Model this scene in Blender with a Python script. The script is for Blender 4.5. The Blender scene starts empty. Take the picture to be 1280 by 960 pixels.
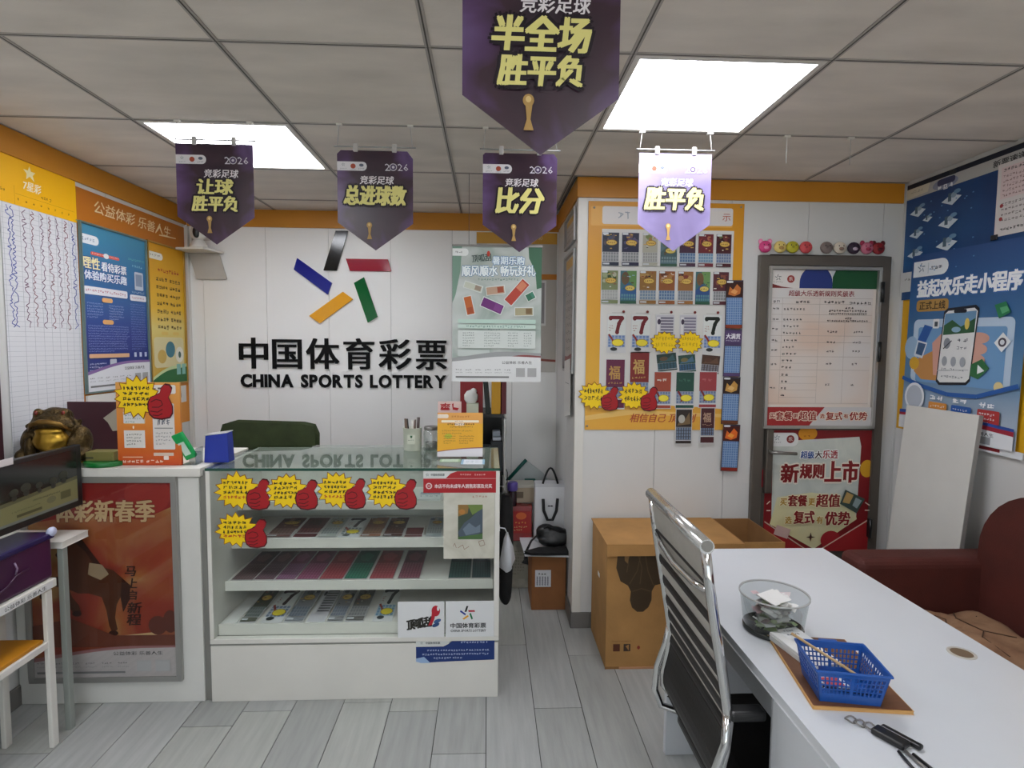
import bpy, bmesh, math, random
from mathutils import Vector, Matrix
random.seed(7)
SC = bpy.context.scene
COL = SC.collection
PI = math.pi
# ------------------------------------------------------------------ camera
H = 1.51
pit, yaw, rol = .069, -.0426, .0086
cp, sp, cy, sy = math.cos(pit), math.sin(pit), math.cos(yaw), math.sin(yaw)
fwd = Vector((-sy * cp, cy * cp, -sp)); rgt = Vector((cy, sy, 0)); upv = rgt.cross(fwd)
cr, sr = math.cos(rol), math.sin(rol)
r2 = cr * rgt + sr * upv; u2 = -sr * rgt + cr * upv
cam = bpy.data.objects.new('camera', bpy.data.cameras.new('camera'))
cam.matrix_world = Matrix(((r2.x, u2.x, -fwd.x, 0), (r2.y, u2.y, -fwd.y, 0), (r2.z, u2.z, -fwd.z, H), (0, 0, 0, 1)))
cam.data.sensor_width = 36; cam.data.lens = 706.2 / 1280 * 36
cam.data.clip_start = .02
COL.objects.link(cam); SC.camera = cam
# ------------------------------------------------------------------ world, exposure
w = bpy.data.worlds.new('world'); SC.world = w; w.use_nodes = True
w.node_tree.nodes['Background'].inputs[0].default_value = (.86, .93, 1, 1)
w.node_tree.nodes['Background'].inputs[1].default_value = 1.6
SC.view_settings.view_transform = 'Standard'; SC.view_settings.look = 'None'
SC.view_settings.exposure = .22; SC.view_settings.gamma = 1; SC.view_settings.use_curve_mapping = False
PANEL_POWER = 14         # emission of the ceiling panels
SC.cycles.max_bounces = 8; SC.cycles.transparent_max_bounces = 16
SC.cycles.caustics_reflective = False; SC.cycles.caustics_refractive = False
SC.cycles.sample_clamp_indirect = 5
sun = bpy.data.lights.new('sun', 'SUN'); sun.energy = 20; sun.angle = .02; sun.color = (1, .95, .86)
so = bpy.data.objects.new('sun', sun); so.rotation_euler = (-math.radians(42), math.radians(8), 0); COL.objects.link(so)   # added sun from behind the building, lifts the ceiling by bounce off the pavement
# ------------------------------------------------------------------ materials
def lin(hx):
    hx = hx.lstrip('#'); o = []
    for i in (0, 2, 4):
        c = int(hx[i:i + 2], 16) / 255
        o.append(c / 12.92 if c <= .04045 else ((c + .055) / 1.055) ** 2.4)
    return tuple(o) + (1,)
_M = {}
def M(name, hx=None, rough=.5, metal=0, noise=.06, scale=6, bump=0, bscale=60, spec=.5, stretch=None):
    if name in _M: return _M[name]
    m = bpy.data.materials.new(name); m.use_nodes = True; _M[name] = m
    nt = m.node_tree; b = nt.nodes['Principled BSDF']; L = nt.links.new
    c = lin(hx)
    b.inputs['Base Color'].default_value = c; b.inputs['Roughness'].default_value = rough
    b.inputs['Metallic'].default_value = metal; b.inputs['Specular IOR Level'].default_value = spec
    tc = nt.nodes.new('ShaderNodeTexCoord'); src = tc.outputs['Object']
    if stretch:
        mp = nt.nodes.new('ShaderNodeMapping'); mp.inputs['Scale'].default_value = stretch
        L(src, mp.inputs[0]); src = mp.outputs[0]
    if noise:
        n = nt.nodes.new('ShaderNodeTexNoise'); n.inputs['Scale'].default_value = scale; n.inputs['Detail'].default_value = 4
        L(src, n.inputs['Vector'])
        r = nt.nodes.new('ShaderNodeValToRGB')
        r.color_ramp.elements[0].position = .3; r.color_ramp.elements[1].position = .7
        r.color_ramp.elements[0].color = tuple(x * (1 - noise) for x in c[:3]) + (1,)
        r.color_ramp.elements[1].color = tuple(min(1, x * (1 + noise)) for x in c[:3]) + (1,)
        L(n.outputs[0], r.inputs[0]); L(r.outputs[0], b.inputs['Base Color'])
    if bump:
        n2 = nt.nodes.new('ShaderNodeTexNoise'); n2.inputs['Scale'].default_value = bscale; n2.inputs['Detail'].default_value = 3
        L(src, n2.inputs['Vector'])
        bp = nt.nodes.new('ShaderNodeBump'); bp.inputs['Strength'].default_value = bump; bp.inputs['Distance'].default_value = .01
        L(n2.outputs[0], bp.inputs['Height']); L(bp.outputs[0], b.inputs['Normal'])
    return m
def ramp(name, stops, scale=3, rough=.45, detail=3, coord='Object', dist=0, axis=None):
    """noise (or gradient along an axis) through a colour ramp"""
    if name in _M: return _M[name]
    m = bpy.data.materials.new(name); m.use_nodes = True; _M[name] = m
    nt = m.node_tree; b = nt.nodes['Principled BSDF']; L = nt.links.new
    b.inputs['Roughness'].default_value = rough
    tc = nt.nodes.new('ShaderNodeTexCoord')
    if axis is None:
        n = nt.nodes.new('ShaderNodeTexNoise'); n.inputs['Scale'].default_value = scale; n.inputs['Detail'].default_value = detail
        n.inputs['Distortion'].default_value = dist
        L(tc.outputs[coord], n.inputs['Vector']); out = n.outputs[0]
    else:
        s = nt.nodes.new('ShaderNodeSeparateXYZ'); L(tc.outputs['Generated'], s.inputs[0]); out = s.outputs[axis]
    r = nt.nodes.new('ShaderNodeValToRGB')
    e = r.color_ramp.elements
    e[0].position = stops[0][0]; e[0].color = lin(stops[0][1]); e[1].position = stops[-1][0]; e[1].color = lin(stops[-1][1])
    for p, c in stops[1:-1]:
        k = e.new(p); k.color = lin(c)
    L(out, r.inputs[0]); L(r.outputs[0], b.inputs['Base Color'])
    return m
def ink(hx): return M('ink_' + hx.lstrip('#').lower(), hx, rough=.45, noise=0, spec=.35)
def emis(name, hx, s):
    if name in _M: return _M[name]
    m = bpy.data.materials.new(name); m.use_nodes = True; _M[name] = m
    b = m.node_tree.nodes['Principled BSDF']
    b.inputs['Base Color'].default_value = (.8, .8, .8, 1)
    b.inputs['Emission Color'].default_value = lin(hx); b.inputs['Emission Strength'].default_value = s
    return m
def glassm(name, tint='#ffffff', rough=0, ior=1.5, extra=0):
    """thin sheet glass: clear transmission with Fresnel reflection"""
    if name in _M: return _M[name]
    m = bpy.data.materials.new(name); m.use_nodes = True; _M[name] = m
    nt = m.node_tree; L = nt.links.new; nt.nodes.remove(nt.nodes['Principled BSDF'])
    t = nt.nodes.new('ShaderNodeBsdfTransparent'); t.inputs[0].default_value = lin(tint)
    g = nt.nodes.new('ShaderNodeBsdfGlossy'); g.inputs['Roughness'].default_value = rough
    f = nt.nodes.new('ShaderNodeFresnel'); f.inputs[0].default_value = ior
    src = f.outputs[0]
    if extra:
        a = nt.nodes.new('ShaderNodeMath'); a.operation = 'ADD'; a.inputs[1].default_value = extra; a.use_clamp = True
        L(src, a.inputs[0]); src = a.outputs[0]
    ge = nt.nodes.new('ShaderNodeNewGeometry'); iv = nt.nodes.new('ShaderNodeMath'); iv.operation = 'SUBTRACT'; iv.inputs[0].default_value = 1; L(ge.outputs['Backfacing'], iv.inputs[1])
    mu = nt.nodes.new('ShaderNodeMath'); mu.operation = 'MULTIPLY'; L(src, mu.inputs[0]); L(iv.outputs[0], mu.inputs[1]); src = mu.outputs[0]
    x = nt.nodes.new('ShaderNodeMixShader'); L(src, x.inputs[0]); L(t.outputs[0], x.inputs[1]); L(g.outputs[0], x.inputs[2])
    L(x.outputs[0], nt.nodes['Material Output'].inputs[0])
    return m
WHITE = M('white_lacquer', '#d8d5ce', .35, noise=.03)
WHITE2 = M('white_board', '#d2d1cc', .5, noise=.05, scale=4)
CHROME = M('chrome', '#d8d8d8', .12, 1, noise=.02)
STEEL = M('brushed_steel', '#8d8a86', .35, .7, noise=.08, scale=20)
BLACK = M('black_plastic', '#161617', .35, noise=.1)
BLKCLOTH = M('black_cloth', '#141415', .85, noise=.25, scale=25, bump=.4, bscale=40)
CARD = M('cardboard', '#ab7f4a', .85, noise=.1, scale=9, bump=.1, bscale=90)
CARDIN = M('cardboard_inside', '#8a6238', .9, noise=.1, scale=9)
PAPER = M('paper', '#e2e1de', .7, noise=.03)
# ------------------------------------------------------------------ object helpers
def thing(name, label, cat, loc=(0, 0, 0), rotz=0, group=None):
    o = bpy.data.objects.new(name, None); COL.objects.link(o)
    o.location = loc; o.rotation_euler = (0, 0, rotz); o.empty_display_size = .05
    o['label'] = label; o['category'] = cat
    if group: o['group'] = group
    return o
def tag(o, label, cat, group=None):
    o['label'] = label; o['category'] = cat
    if group: o['group'] = group
    return o
def struct(o):
    o['kind'] = 'structure'; return o
def dup(root, loc, rotz=None, label=None):
    r = root.copy(); COL.objects.link(r); r.location = loc
    if rotz is not None: r.rotation_euler = (0, 0, rotz)
    if label: r['label'] = label
    for ch in list(root.children):
        c = ch.copy(); COL.objects.link(c); c.parent = r
        for g in ch.children:
            d = g.copy(); COL.objects.link(d); d.parent = c
    return r
class MB:
    def __init__(s): s.v = []; s.f = []; s.m = []; s.mats = []; s.sm = []
    def mi(s, mat):
        if mat is None: mat = WHITE
        if mat not in s.mats: s.mats.append(mat)
        return s.mats.index(mat)
    def add(s, vs, fs, mat=None, smooth=False):
        b = len(s.v); k = s.mi(mat); s.v += [tuple(x) for x in vs]
        for f in fs: s.f.append(tuple(i + b for i in f)); s.m.append(k); s.sm.append(smooth)
        return s
    def box(s, x0, x1, y0, y1, z0, z1, mat=None, T=None):
        vs = [(x, y, z) for z in (z0, z1) for y in (y0, y1) for x in (x0, x1)]
        if T: vs = [T @ Vector(v) for v in vs]
        return s.add(vs, [(0, 2, 3, 1), (4, 5, 7, 6), (0, 1, 5, 4), (2, 6, 7, 3), (0, 4, 6, 2), (1, 3, 7, 5)], mat)
    def prism(s, pts, a, b, mat=None, axis='y', smooth=False, T=None):
        """polygon pts (2D) extruded along axis from a to b"""
        def P(p, t):
            if axis == 'y': return (p[0], t, p[1])
            if axis == 'x': return (t, p[0], p[1])
            return (p[0], p[1], t)
        n = len(pts); vs = [P(p, a) for p in pts] + [P(p, b) for p in pts]
        if T: vs = [T @ Vector(v) for v in vs]
        s.add(vs, [tuple(range(n)), tuple(range(2 * n - 1, n - 1, -1))], mat)
        s.add(vs, [(i, (i + 1) % n, n + (i + 1) % n, n + i) for i in range(n)], mat, smooth)
        return s
    def tube(s, path, r, mat=None, n=8, caps=True):
        path = [Vector(p) for p in path]; rr = r if isinstance(r, (list, tuple)) else [r] * len(path)
        rings = []; N = None
        for i, p in enumerate(path):
            t = (path[min(i + 1, len(path) - 1)] - path[max(i - 1, 0)]).normalized()
            if N is None:
                a = Vector((0, 0, 1)) if abs(t.z) < .9 else Vector((1, 0, 0)); N = t.cross(a).normalized()
            else: N = (N - t * N.dot(t)).normalized()
            B = t.cross(N)
            rings.append([p + (N * math.cos(2 * PI * k / n) + B * math.sin(2 * PI * k / n)) * rr[i] for k in range(n)])
        vs = [v for r_ in rings for v in r_]; fs = []
        for i in range(len(path) - 1):
            for k in range(n):
                fs.append((i * n + k, i * n + (k + 1) % n, (i + 1) * n + (k + 1) % n, (i + 1) * n + k))
        s.add(vs, fs, mat, True)
        if caps: s.add(vs, [tuple(range(n - 1, -1, -1)), tuple(range(len(vs) - n, len(vs)))], mat)
        return s
    def lathe(s, prof, c=(0, 0, 0), mat=None, n=24, cap=True):
        vs = []; fs = []
        for r, z in prof:
            for k in range(n): vs.append((c[0] + r * math.cos(2 * PI * k / n), c[1] + r * math.sin(2 * PI * k / n), c[2] + z))
        for i in range(len(prof) - 1):
            for k in range(n): fs.append((i * n + k, i * n + (k + 1) % n, (i + 1) * n + (k + 1) % n, (i + 1) * n + k))
        s.add(vs, fs, mat, True)
        if cap: s.add(vs, [tuple(range(n - 1, -1, -1)), tuple(range(len(vs) - n, len(vs)))], mat)
        return s
    def ball(s, c, r, mat=None, n=12, T=None):
        if not isinstance(r, (tuple, list)): r = (r, r, r)
        vs = []; fs = []
        for i in range(n // 2 + 1):
            a = PI * i / (n // 2)
            for k in range(n):
                b = 2 * PI * k / n
                v = Vector((r[0] * math.sin(a) * math.cos(b), r[1] * math.sin(a) * math.sin(b), r[2] * math.cos(a)))
                if T: v = T @ v
                vs.append(v + Vector(c))
        for i in range(n // 2):
            for k in range(n): fs.append((i * n + k, (i + 1) * n + k, (i + 1) * n + (k + 1) % n, i * n + (k + 1) % n))
        return s.add(vs, fs, mat, True)
    def build(s, name, parent=None, bevel=0, seg=2, remesh=0, sub=0, smooth=None):
        me = bpy.data.meshes.new(name); me.from_pydata(s.v, [], s.f)
        for m in s.mats: me.materials.append(m)
        me.polygons.foreach_set('material_index', s.m)
        me.polygons.foreach_set('use_smooth', [True] * len(s.f) if smooth else s.sm)
        me.update()
        bm = bmesh.new(); bm.from_mesh(me)
        bmesh.ops.remove_doubles(bm, verts=bm.verts, dist=1e-6); bm.to_mesh(me); bm.free()
        o = bpy.data.objects.new(name, me); COL.objects.link(o)
        if parent: o.parent = parent
        if bevel:
            md = o.modifiers.new('bevel', 'BEVEL'); md.width = bevel; md.segments = seg; md.limit_method = 'ANGLE'; md.angle_limit = .6
        if remesh:
            md = o.modifiers.new('remesh', 'REMESH'); md.mode = 'VOXEL'; md.voxel_size = remesh; md.use_smooth_shade = True
            md = o.modifiers.new('smooth', 'SMOOTH'); md.iterations = 3
        if sub:
            md = o.modifiers.new('sub', 'SUBSURF'); md.levels = sub; md.render_levels = sub
        return o
# ------------------------------------------------------------------ text to flat geometry
_T = {}
def glyphs(body, off=0.0, res=1, ext=0.0):
    k = (body, off, res, ext)
    if k in _T: return _T[k]
    c = bpy.data.curves.new('t', 'FONT'); c.body = body; c.offset = off; c.resolution_u = res; c.extrude = ext
    o = bpy.data.objects.new('t', c); COL.objects.link(o)
    me = bpy.data.meshes.new_from_object(o.evaluated_get(bpy.context.evaluated_depsgraph_get()))
    vs = [tuple(v.co) for v in me.vertices]; fs = [tuple(p.vertices) for p in me.polygons]
    bpy.data.objects.remove(o); bpy.data.curves.remove(c); bpy.data.meshes.remove(me)
    xs = [v[0] for v in vs]; ys = [v[1] for v in vs]
    _T[k] = (vs, fs, min(xs), max(xs), min(ys), max(ys)); return _T[k]
class PR:
    """flat print: a thin sheet with ink layers, drawn in its own units (x right, y down), placed by an origin and two directions"""
    def __init__(s, o, U, V, W, Hh, w, h, thick=.0015, sheet='#ffffff', back=None, shape=None, mat=None, step=.00018):
        s.o = Vector(o); s.U = Vector(U).normalized(); s.V = Vector(V).normalized(); s.N = s.V.cross(s.U).normalized() * 1.0
        s.sx = W / w; s.sy = Hh / h; s.w = w; s.h = h; s.k = 0; s.step = step; s.mb = MB(); s.t = thick; s.rnd = random.Random(int(w * 31 + h * 7 + W * 1000))
        bm = mat or (ink(sheet) if isinstance(sheet, str) else sheet)
        pts = shape or [(0, 0), (w, 0), (w, h), (0, h)]
        a = [s.P(x, y, -thick) for x, y in pts]; b = [s.P(x, y, 0) for x, y in pts]; n = len(pts)
        s.mb.add(a + b, [tuple(range(n)), tuple(range(2 * n - 1, n - 1, -1))] + [(i, (i + 1) % n, n + (i + 1) % n, n + i) for i in range(n)], bm)
    def P(s, x, y, d): return s.o + s.U * (x * s.sx) + s.V * (y * s.sy) + s.N * d
    def lay(s): s.k += 1; return s.k * s.step
    def lays(s, depth): d = (s.k + 1) * s.step; s.k += max(1, math.ceil(depth / s.step)); return d
    def mt(s, c): return ink(c) if isinstance(c, str) else c
    def poly(s, pts, c, d=None):
        d = s.lay() if d is None else d
        s.mb.add([s.P(x, y, d) for x, y in pts], [tuple(range(len(pts)))], s.mt(c)); return s
    def rect(s, x, y, w, h, c, d=None): return s.poly([(x, y), (x + w, y), (x + w, y + h), (x, y + h)], c, d)
    def rr(s, x, y, w, h, r, c, d=None, left=True, right=True):
        pts = []
        for ci, (cx_, cy_, a0, ok) in enumerate(((x + w - r, y + r, -90, right), (x + w - r, y + h - r, 0, right), (x + r, y + h - r, 90, left), (x + r, y + r, 180, left))):
            if ok:
                for i in range(5): a = math.radians(a0 + i * 22.5); pts.append((cx_ + r * math.cos(a), cy_ + r * math.sin(a)))
            else:
                pts.append(((x + w, y), (x + w, y + h), (x, y + h), (x, y))[ci])
        return s.poly(pts, c, d)
    def ell(s, x, y, rx, ry, c, d=None, n=20, rot=0, a0=0, a1=360):
        pts = []
        for i in range(n + (a1 - a0 < 360)):
            a = math.radians(a0 + (a1 - a0) * i / n); px, py = rx * math.cos(a), ry * math.sin(a)
            pts.append((x + px * math.cos(rot) - py * math.sin(rot), y + px * math.sin(rot) + py * math.cos(rot)))
        return s.poly(pts, c, d)
    def line(s, pts, wd, c, d=None):
        d = s.lay() if d is None else d
        vs = []; fs = []; d0 = d
        for i_, ((x0, y0), (x1, y1)) in enumerate(zip(pts, pts[1:])):
            s.jit = (getattr(s, 'jit', 0) + 1) % 7; d = d0 + 1.4e-5 * s.jit
            l = math.hypot(x1 - x0, y1 - y0) or 1; nx, ny = -(y1 - y0) / l * wd / 2, (x1 - x0) / l * wd / 2
            b = len(vs); vs += [s.P(x0 + nx, y0 + ny, d), s.P(x1 + nx, y1 + ny, d), s.P(x1 - nx, y1 - ny, d), s.P(x0 - nx, y0 - ny, d)]
            fs.append((b, b + 1, b + 2, b + 3))
        s.mb.add(vs, fs, s.mt(c)); return s
    def text(s, body, x, y, w, h, c, off=0, shear=0, d=None, res=1, rot=0, halo=None, hw=0):
        """body fitted into the box x,y,w,h; halo: (colour) dark edge of width hw units round the strokes"""
        bo = off * min(h, 1.6 * w / max(1, len(body))); e = 2.5e-5
        if halo is not None:
            q = hw + bo * .8; sh = [(q * math.cos(i * PI / 4), q * math.sin(i * PI / 4)) for i in range(8)]; s._copies(body, x, y, w, h, halo, shear, s.lays(9 * e), res, rot, sh, e)
        sh = [(0, 0)] if not off else [(-bo, -bo * .6), (bo, -bo * .6), (-bo, bo * .6), (bo, bo * .6), (0, 0)]
        s._copies(body, x, y, w, h, c, shear, s.lays(len(sh) * e) if d is None else d, res, rot, sh, e); return s
    def _copies(s, body, x, y, w, h, c, shear, d, res, rot, shifts, e):
        vs, fs, x0, x1, y0, y1 = glyphs(body, 0, res); ks = w / (x1 - x0); kh = h / (y1 - y0)
        for i, (bx, by) in enumerate(shifts):
            out = []
            for v in vs:
                px = (v[0] - x0) * ks; py = (v[1] - y0) * kh
                px += shear * py; X, Y = px, h - py
                if rot: X, Y = X * math.cos(rot) - Y * math.sin(rot), X * math.sin(rot) + Y * math.cos(rot)
                out.append(s.P(x + X + bx, y + Y + by, d + i * e))
            s.mb.add(out, fs, s.mt(c))
    def micro(s, x, y, w, h, c, asp=.9, gap=.25, fill=1.0, dens=3, d=None):
        """one line of unreadably small print: n clusters of tiny strokes"""
        d = s.lay() if d is None else d; R = s.rnd; vs = []; fs = []
        cw = h * asp * s.sy / s.sx; n = max(1, int(w / (cw * (1 + gap)))); st = w / n
        d0 = d
        def q(a, b_, e, g):
            b = len(vs); d = d0 + 1.4e-5 * ((b // 4) % 5); vs.extend([s.P(a, b_, d), s.P(a + e, b_, d), s.P(a + e, b_ + g, d), s.P(a, b_ + g, d)]); fs.append((b, b + 1, b + 2, b + 3))
        for i in range(n):
            if R.random() > fill: continue
            gx = x + i * st; gw = st / (1 + gap)
            for _ in range(dens):
                if R.random() < .5: q(gx, y + R.uniform(0, .84) * h, gw * R.uniform(.6, 1), h * .15)
                else: q(gx + R.uniform(0, .8) * gw, y + R.uniform(0, .3) * h, gw * .17, h * R.uniform(.5, .7))
        if vs: s.mb.add(vs, fs, s.mt(c))
        return s
    def para(s, x, y, w, n, lh, c, th=.62, last=.6, **k):
        d = s.lay()
        for i in range(n): s.micro(x, y + i * lh, w * (last if i == n - 1 else s.rnd.uniform(.9, 1)), lh * th, c, d=d, **k)
        return s
    def scrawl(s, x, y, w, h, c, n=6, wd=None, d=None):
        """hand lettering: n characters of three or four pen strokes"""
        d = s.lay() if d is None else d; R = s.rnd; cw = w / n; wd = wd or h * .12
        for i in range(n):
            gx = x + i * cw + cw * .1; g = cw * .75; jy = R.uniform(-.06, .06) * h
            for _ in range(R.choice((3, 4, 4))):
                if R.random() < .5: p = [(gx, y + jy + R.uniform(.1, .9) * h), (gx + g, y + jy + R.uniform(.05, .85) * h)]
                else:
                    a = gx + R.uniform(.2, .8) * g; p = [(a, y + jy + R.uniform(0, .2) * h), (a + R.uniform(-.3, .3) * g, y + jy + R.uniform(.7, 1) * h)]
                s.line(p, wd, c, d)
        return s
    def star_logo(s, x, y, k, cols=('#1a1a1a', '#b02035', '#0d6a3a', '#e0a020', '#1d3290')):
        """five slanted bars round a centre"""
        B = [[(52, 0), (67, 0), (52, 49), (36, 49)], [(65, 35), (117, 35), (121, 50), (70, 50)], [(75, 65), (87, 58), (104, 107), (92, 114)],
             [(61, 76), (73, 85), (32, 115), (19, 106)], [(4, 34), (47, 65), (42, 79), (0, 48)]]
        d = s.lay()
        for p, c in zip(B, cols): s.poly([(x + (a - 60) * k, y + (b - 58) * k) for a, b in p], c, d)
        return s
    def wave(s, y0, y1, amp, c, ph=0, x0=0, x1=None, bottom=None, n=16, per=1.0):
        x1 = s.w if x1 is None else x1; top = []
        for i in range(n + 1):
            t = i / n; top.append((x0 + (x1 - x0) * t, y0 + (y1 - y0) * t + amp * math.sin(ph + t * 2 * PI * per)))
        if bottom is None: bottom = s.h
        return s.poly(top + [(x1, bottom), (x0, bottom)], c)
    def build(s, name, parent=None):
        return s.mb.build(name, parent)
def footer(p, y0, y1, logo=True):
    """white foot of the posters: slogan, small print, two blank code squares"""
    w, h = p.w, y1 - y0
    p.text('公益体彩 乐善人生', w * .56, y0 + h * .1, w * .34, h * .13, '#444444', off=.01)
    for i in range(6): p.micro(w * (.04 + .11 * i), y0 + h * .45, w * .07, h * .07, '#666666'); p.micro(w * (.04 + .11 * i), y0 + h * .58, w * .08, h * .05, '#888888')
    p.rect(w * .04, y0 + h * .76, w * .6, h * .07, '#777777')
    for i in (0, 1): p.rect(w * (.72 + .13 * i), y0 + h * .4, w * .1, h * .38, '#a9a9a9')
# ------------------------------------------------------------------ room shell
XL, XR, YB, YP, XP, ZC, YF = -1.94, 2.17, 3.765, 2.92, .46, 2.364, -2.4
# floor: slab under grey planks
slab = struct(MB().box(XL, XR, YF, YB, -.03, -.004, M('grout', '#343331', .9)).build('floor'))
plank_m = [M('floor_plank_%s' % k, c, .42, noise=.1, scale=3, bump=.06, bscale=30, stretch=(14, 1.2, 1), spec=.4)
           for k, c in (('a', '#a3a5a3'), ('b', '#abadab'), ('c', '#9b9d9a'), ('d', '#a6a8a3'))]
ncol = 0; xs0 = -2.0
for i in range(21):
    x0 = -2.0 + .2 * i; x1 = x0 + .2
    x0c, x1c = max(x0, XL), min(x1, XR)
    if x1c - x0c < .01: continue
    off = {5: 2.263, 8: 2.245, 11: 2.248, 12: 2.646, 13: 2.98, 10: 2.75}.get(i, 1.2 * ((i * .37) % 1) + 1.6)
    ys = [off + 1.2 * k for k in range(-6, 4)]
    for a, b in zip(ys, ys[1:]):
        a, b = max(a, YF), min(b, YB)
        if x0c >= XP - .05 and a >= YP: continue
        if b - a < .02: continue
        MB().box(x0c + .0016, x1c - .0016, a + .0014, b - .0014, -.004, random.uniform(0, .0004), random.choice(plank_m)).build('plank', slab)
# walls
WALLM = M('wall_panel_white', '#d2d1cf', .38, noise=.02, scale=2)
WALLB = M('wall_backing', '#8a8987', .8)
ORANGE = M('orange_band', '#c2801c', .45, noise=.04, scale=3)
def wall(name, axis, c, a, b, th, edges, z0=0, z1=ZC + .03, side=1, mat=WALLM):
    """backing slab with separate PVC panels on the room side"""
    mb = MB()
    if axis == 'y': mb.box(a, b, c + .006 * side, c + th * side, z0, z1, WALLB)
    else: mb.box(c + .006 * side, c + th * side, a, b, z0, z1, WALLB)
    w_ = struct(mb.build(name))
    e = [a] + [x for x in edges if a < x < b] + [b]
    for p, q in zip(e, e[1:]):
        m = MB(); g = .0012
        if axis == 'y': m.box(p + g, q - g, c, c + .006 * side, z0, z1, mat)
        else: m.box(c, c + .006 * side, p + g, q - g, z0, z1, mat)
        m.build('wall_panel', w_)
    return w_
wall('wall_back', 'y', YB, XL, XP + .1, .1, [-1.84 + .4 * k for k in range(8)], mat=M('wall_panel_white_lit', '#edecea', .38, noise=.02, scale=2))  # same white panels, colour lightened to make up for missing light at the back
wall('wall_left', 'x', XL, YF, YB, .1, [YF + .4 * k + .2 for k in range(16)], side=-1)
wall('wall_right', 'x', XR, YF, YP + .1, .1, [YF + .4 * k + .1 for k in range(16)])
wall('wall_pillar_front', 'y', YP, XP, XR + .1, .06, [.50, .88, 1.254, 1.66, 2.06])
wall('wall_pillar_side', 'x', XP, YP + .001, YB, .06, [3.3])
wall('wall_front', 'y', YF, XL - .1, XR + .1, .1, [XL + .4 * k for k in range(12)], side=-1, z0=2.24)
WX0, WX1 = XL + .02, XR - .02
wf = MB()
for x in (WX0, WX0 + 1.02, WX0 + 2.04, WX0 + 3.06, WX1 - .05): wf.box(x, x + .05, YF - .06, YF, .0, 2.24, STEEL)
wf.box(WX0, WX1, YF - .06, YF, 2.19, 2.24, STEEL).box(WX0, WX1, YF - .06, YF, .0, .08, STEEL)
win = struct(wf.build('window_1'))
MB().box(WX0, WX1, YF - .034, YF - .028, .08, 2.19, glassm('window_glass', '#fbfdfc', 0, 1.45)).build('pane', win)
struct(MB().box(-9, 9, YF - 9, YF - .12, -.12, -.04, M('pavement', '#b8b6b0', .8)).build('pavement'))
pl = bpy.data.lights.new('window_portal', 'AREA'); pl.shape = 'RECTANGLE'; pl.size = WX1 - WX0; pl.size_y = 2.2; pl.cycles.is_portal = True
po = bpy.data.objects.new('window_portal', pl); po.location = ((WX0 + WX1) / 2, YF - .08, 1.12); po.rotation_euler = (PI / 2, 0, 0); COL.objects.link(po)
# ceiling: backing, grid, tiles
ceil = struct(MB().box(XL - .1, XR + .1, YF - .1, YB + .1, ZC + .03, ZC + .08, WALLB).build('ceiling'))
TILE = M('ceiling_tile_face', '#dbd3ca', .8, noise=.10, scale=2.2, bump=.08, bscale=50, stretch=(1.2, 3.5, 1))
GX = [-1.979 + .6 * k for k in range(8)]
GY = [1.704 + .6 * k for k in range(-6, 4)] + [YB]; GY = [YF] + GY
LIGHTS = {(1, 2.304), (4, 1.704), (1, .504), (4, -.696), (2, -1.296)}
GRIDM = M('tee_grid', '#aaa49e', .5, noise=.04); GRIDD = M('tee_shadow_gap', '#4a4643', .6)
lightspots = []
for i in range(7):
    for j in range(len(GY) - 1):
        a, b, c, d = max(GX[i], XL), min(GX[i + 1], XR), max(GY[j], YF), min(GY[j + 1], YB)
        if d - c < .02 or b - a < .02: continue
        if a > XP - .05 and c >= YP - .02: continue
        if any(i == li and abs(GY[j] - ly) < .01 for li, ly in LIGHTS):
            lightspots.append((a, b, c, d)); continue
        MB().box(a + .0075, b - .0075, c + .007, d - .007, ZC + .003, ZC + .014, TILE).build('ceiling_tile', ceil)
for x in GX[1:-1]:
    m = MB().box(x - .009, x + .009, YF, YB if x < XP else YP, ZC, ZC + .005, GRIDM).box(x - .0022, x + .0022, YF, YB if x < XP else YP, ZC - .0006, ZC, GRIDD); m.build('grid_rail', ceil)
for y in GY[:-1]:
    if y > YF: MB().box(XL, XR if y < YP else XP, y - .008, y + .008, ZC + .0006, ZC + .005, GRIDM).box(XL, XR if y < YP else XP, y - .0015, y + .0015, ZC, ZC + .0006, GRIDD).build('grid_cross_rail', ceil)
EM = emis('light_panel_diffuser', '#f6f8ff', PANEL_POWER)
names_l = {}
for a, b, c, d in lightspots:
    if abs(c - 2.304) < .01: lb = 'bright ceiling light panel at the left, behind the leftmost banner'
    elif abs(c - 1.704) < .01: lb = 'large bright square ceiling light panel right of centre above the pale lavender banner'
    else: lb = 'square ceiling light panel out of frame, %s' % {(True, .504): 'left, just above the picture', (False, -.696): 'right, behind the viewer', (True, -1.296): 'left, far behind the viewer'}[(a < 0, round(c, 3))]
    t = thing('ceiling_light', lb, 'light', ((a + b) / 2, (c + d) / 2, ZC))
    hx, hy = (b - a) / 2, (d - c) / 2
    fr = MB()
    for q in ((-hx + .01, hx - .01, -hy + .009, -hy + .028), (-hx + .01, hx - .01, hy - .028, hy - .009), (-hx + .01, -hx + .028, -hy + .028, hy - .028), (hx - .028, hx - .01, -hy + .028, hy - .028)):
        fr.box(q[0], q[1], q[2], q[3], .0, .014, WHITE)
    fr.build('frame', t)
    MB().box(-hx + .028, hx - .028, -hy + .028, hy - .028, .004, .01, EM).build('diffuser', t)
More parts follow.
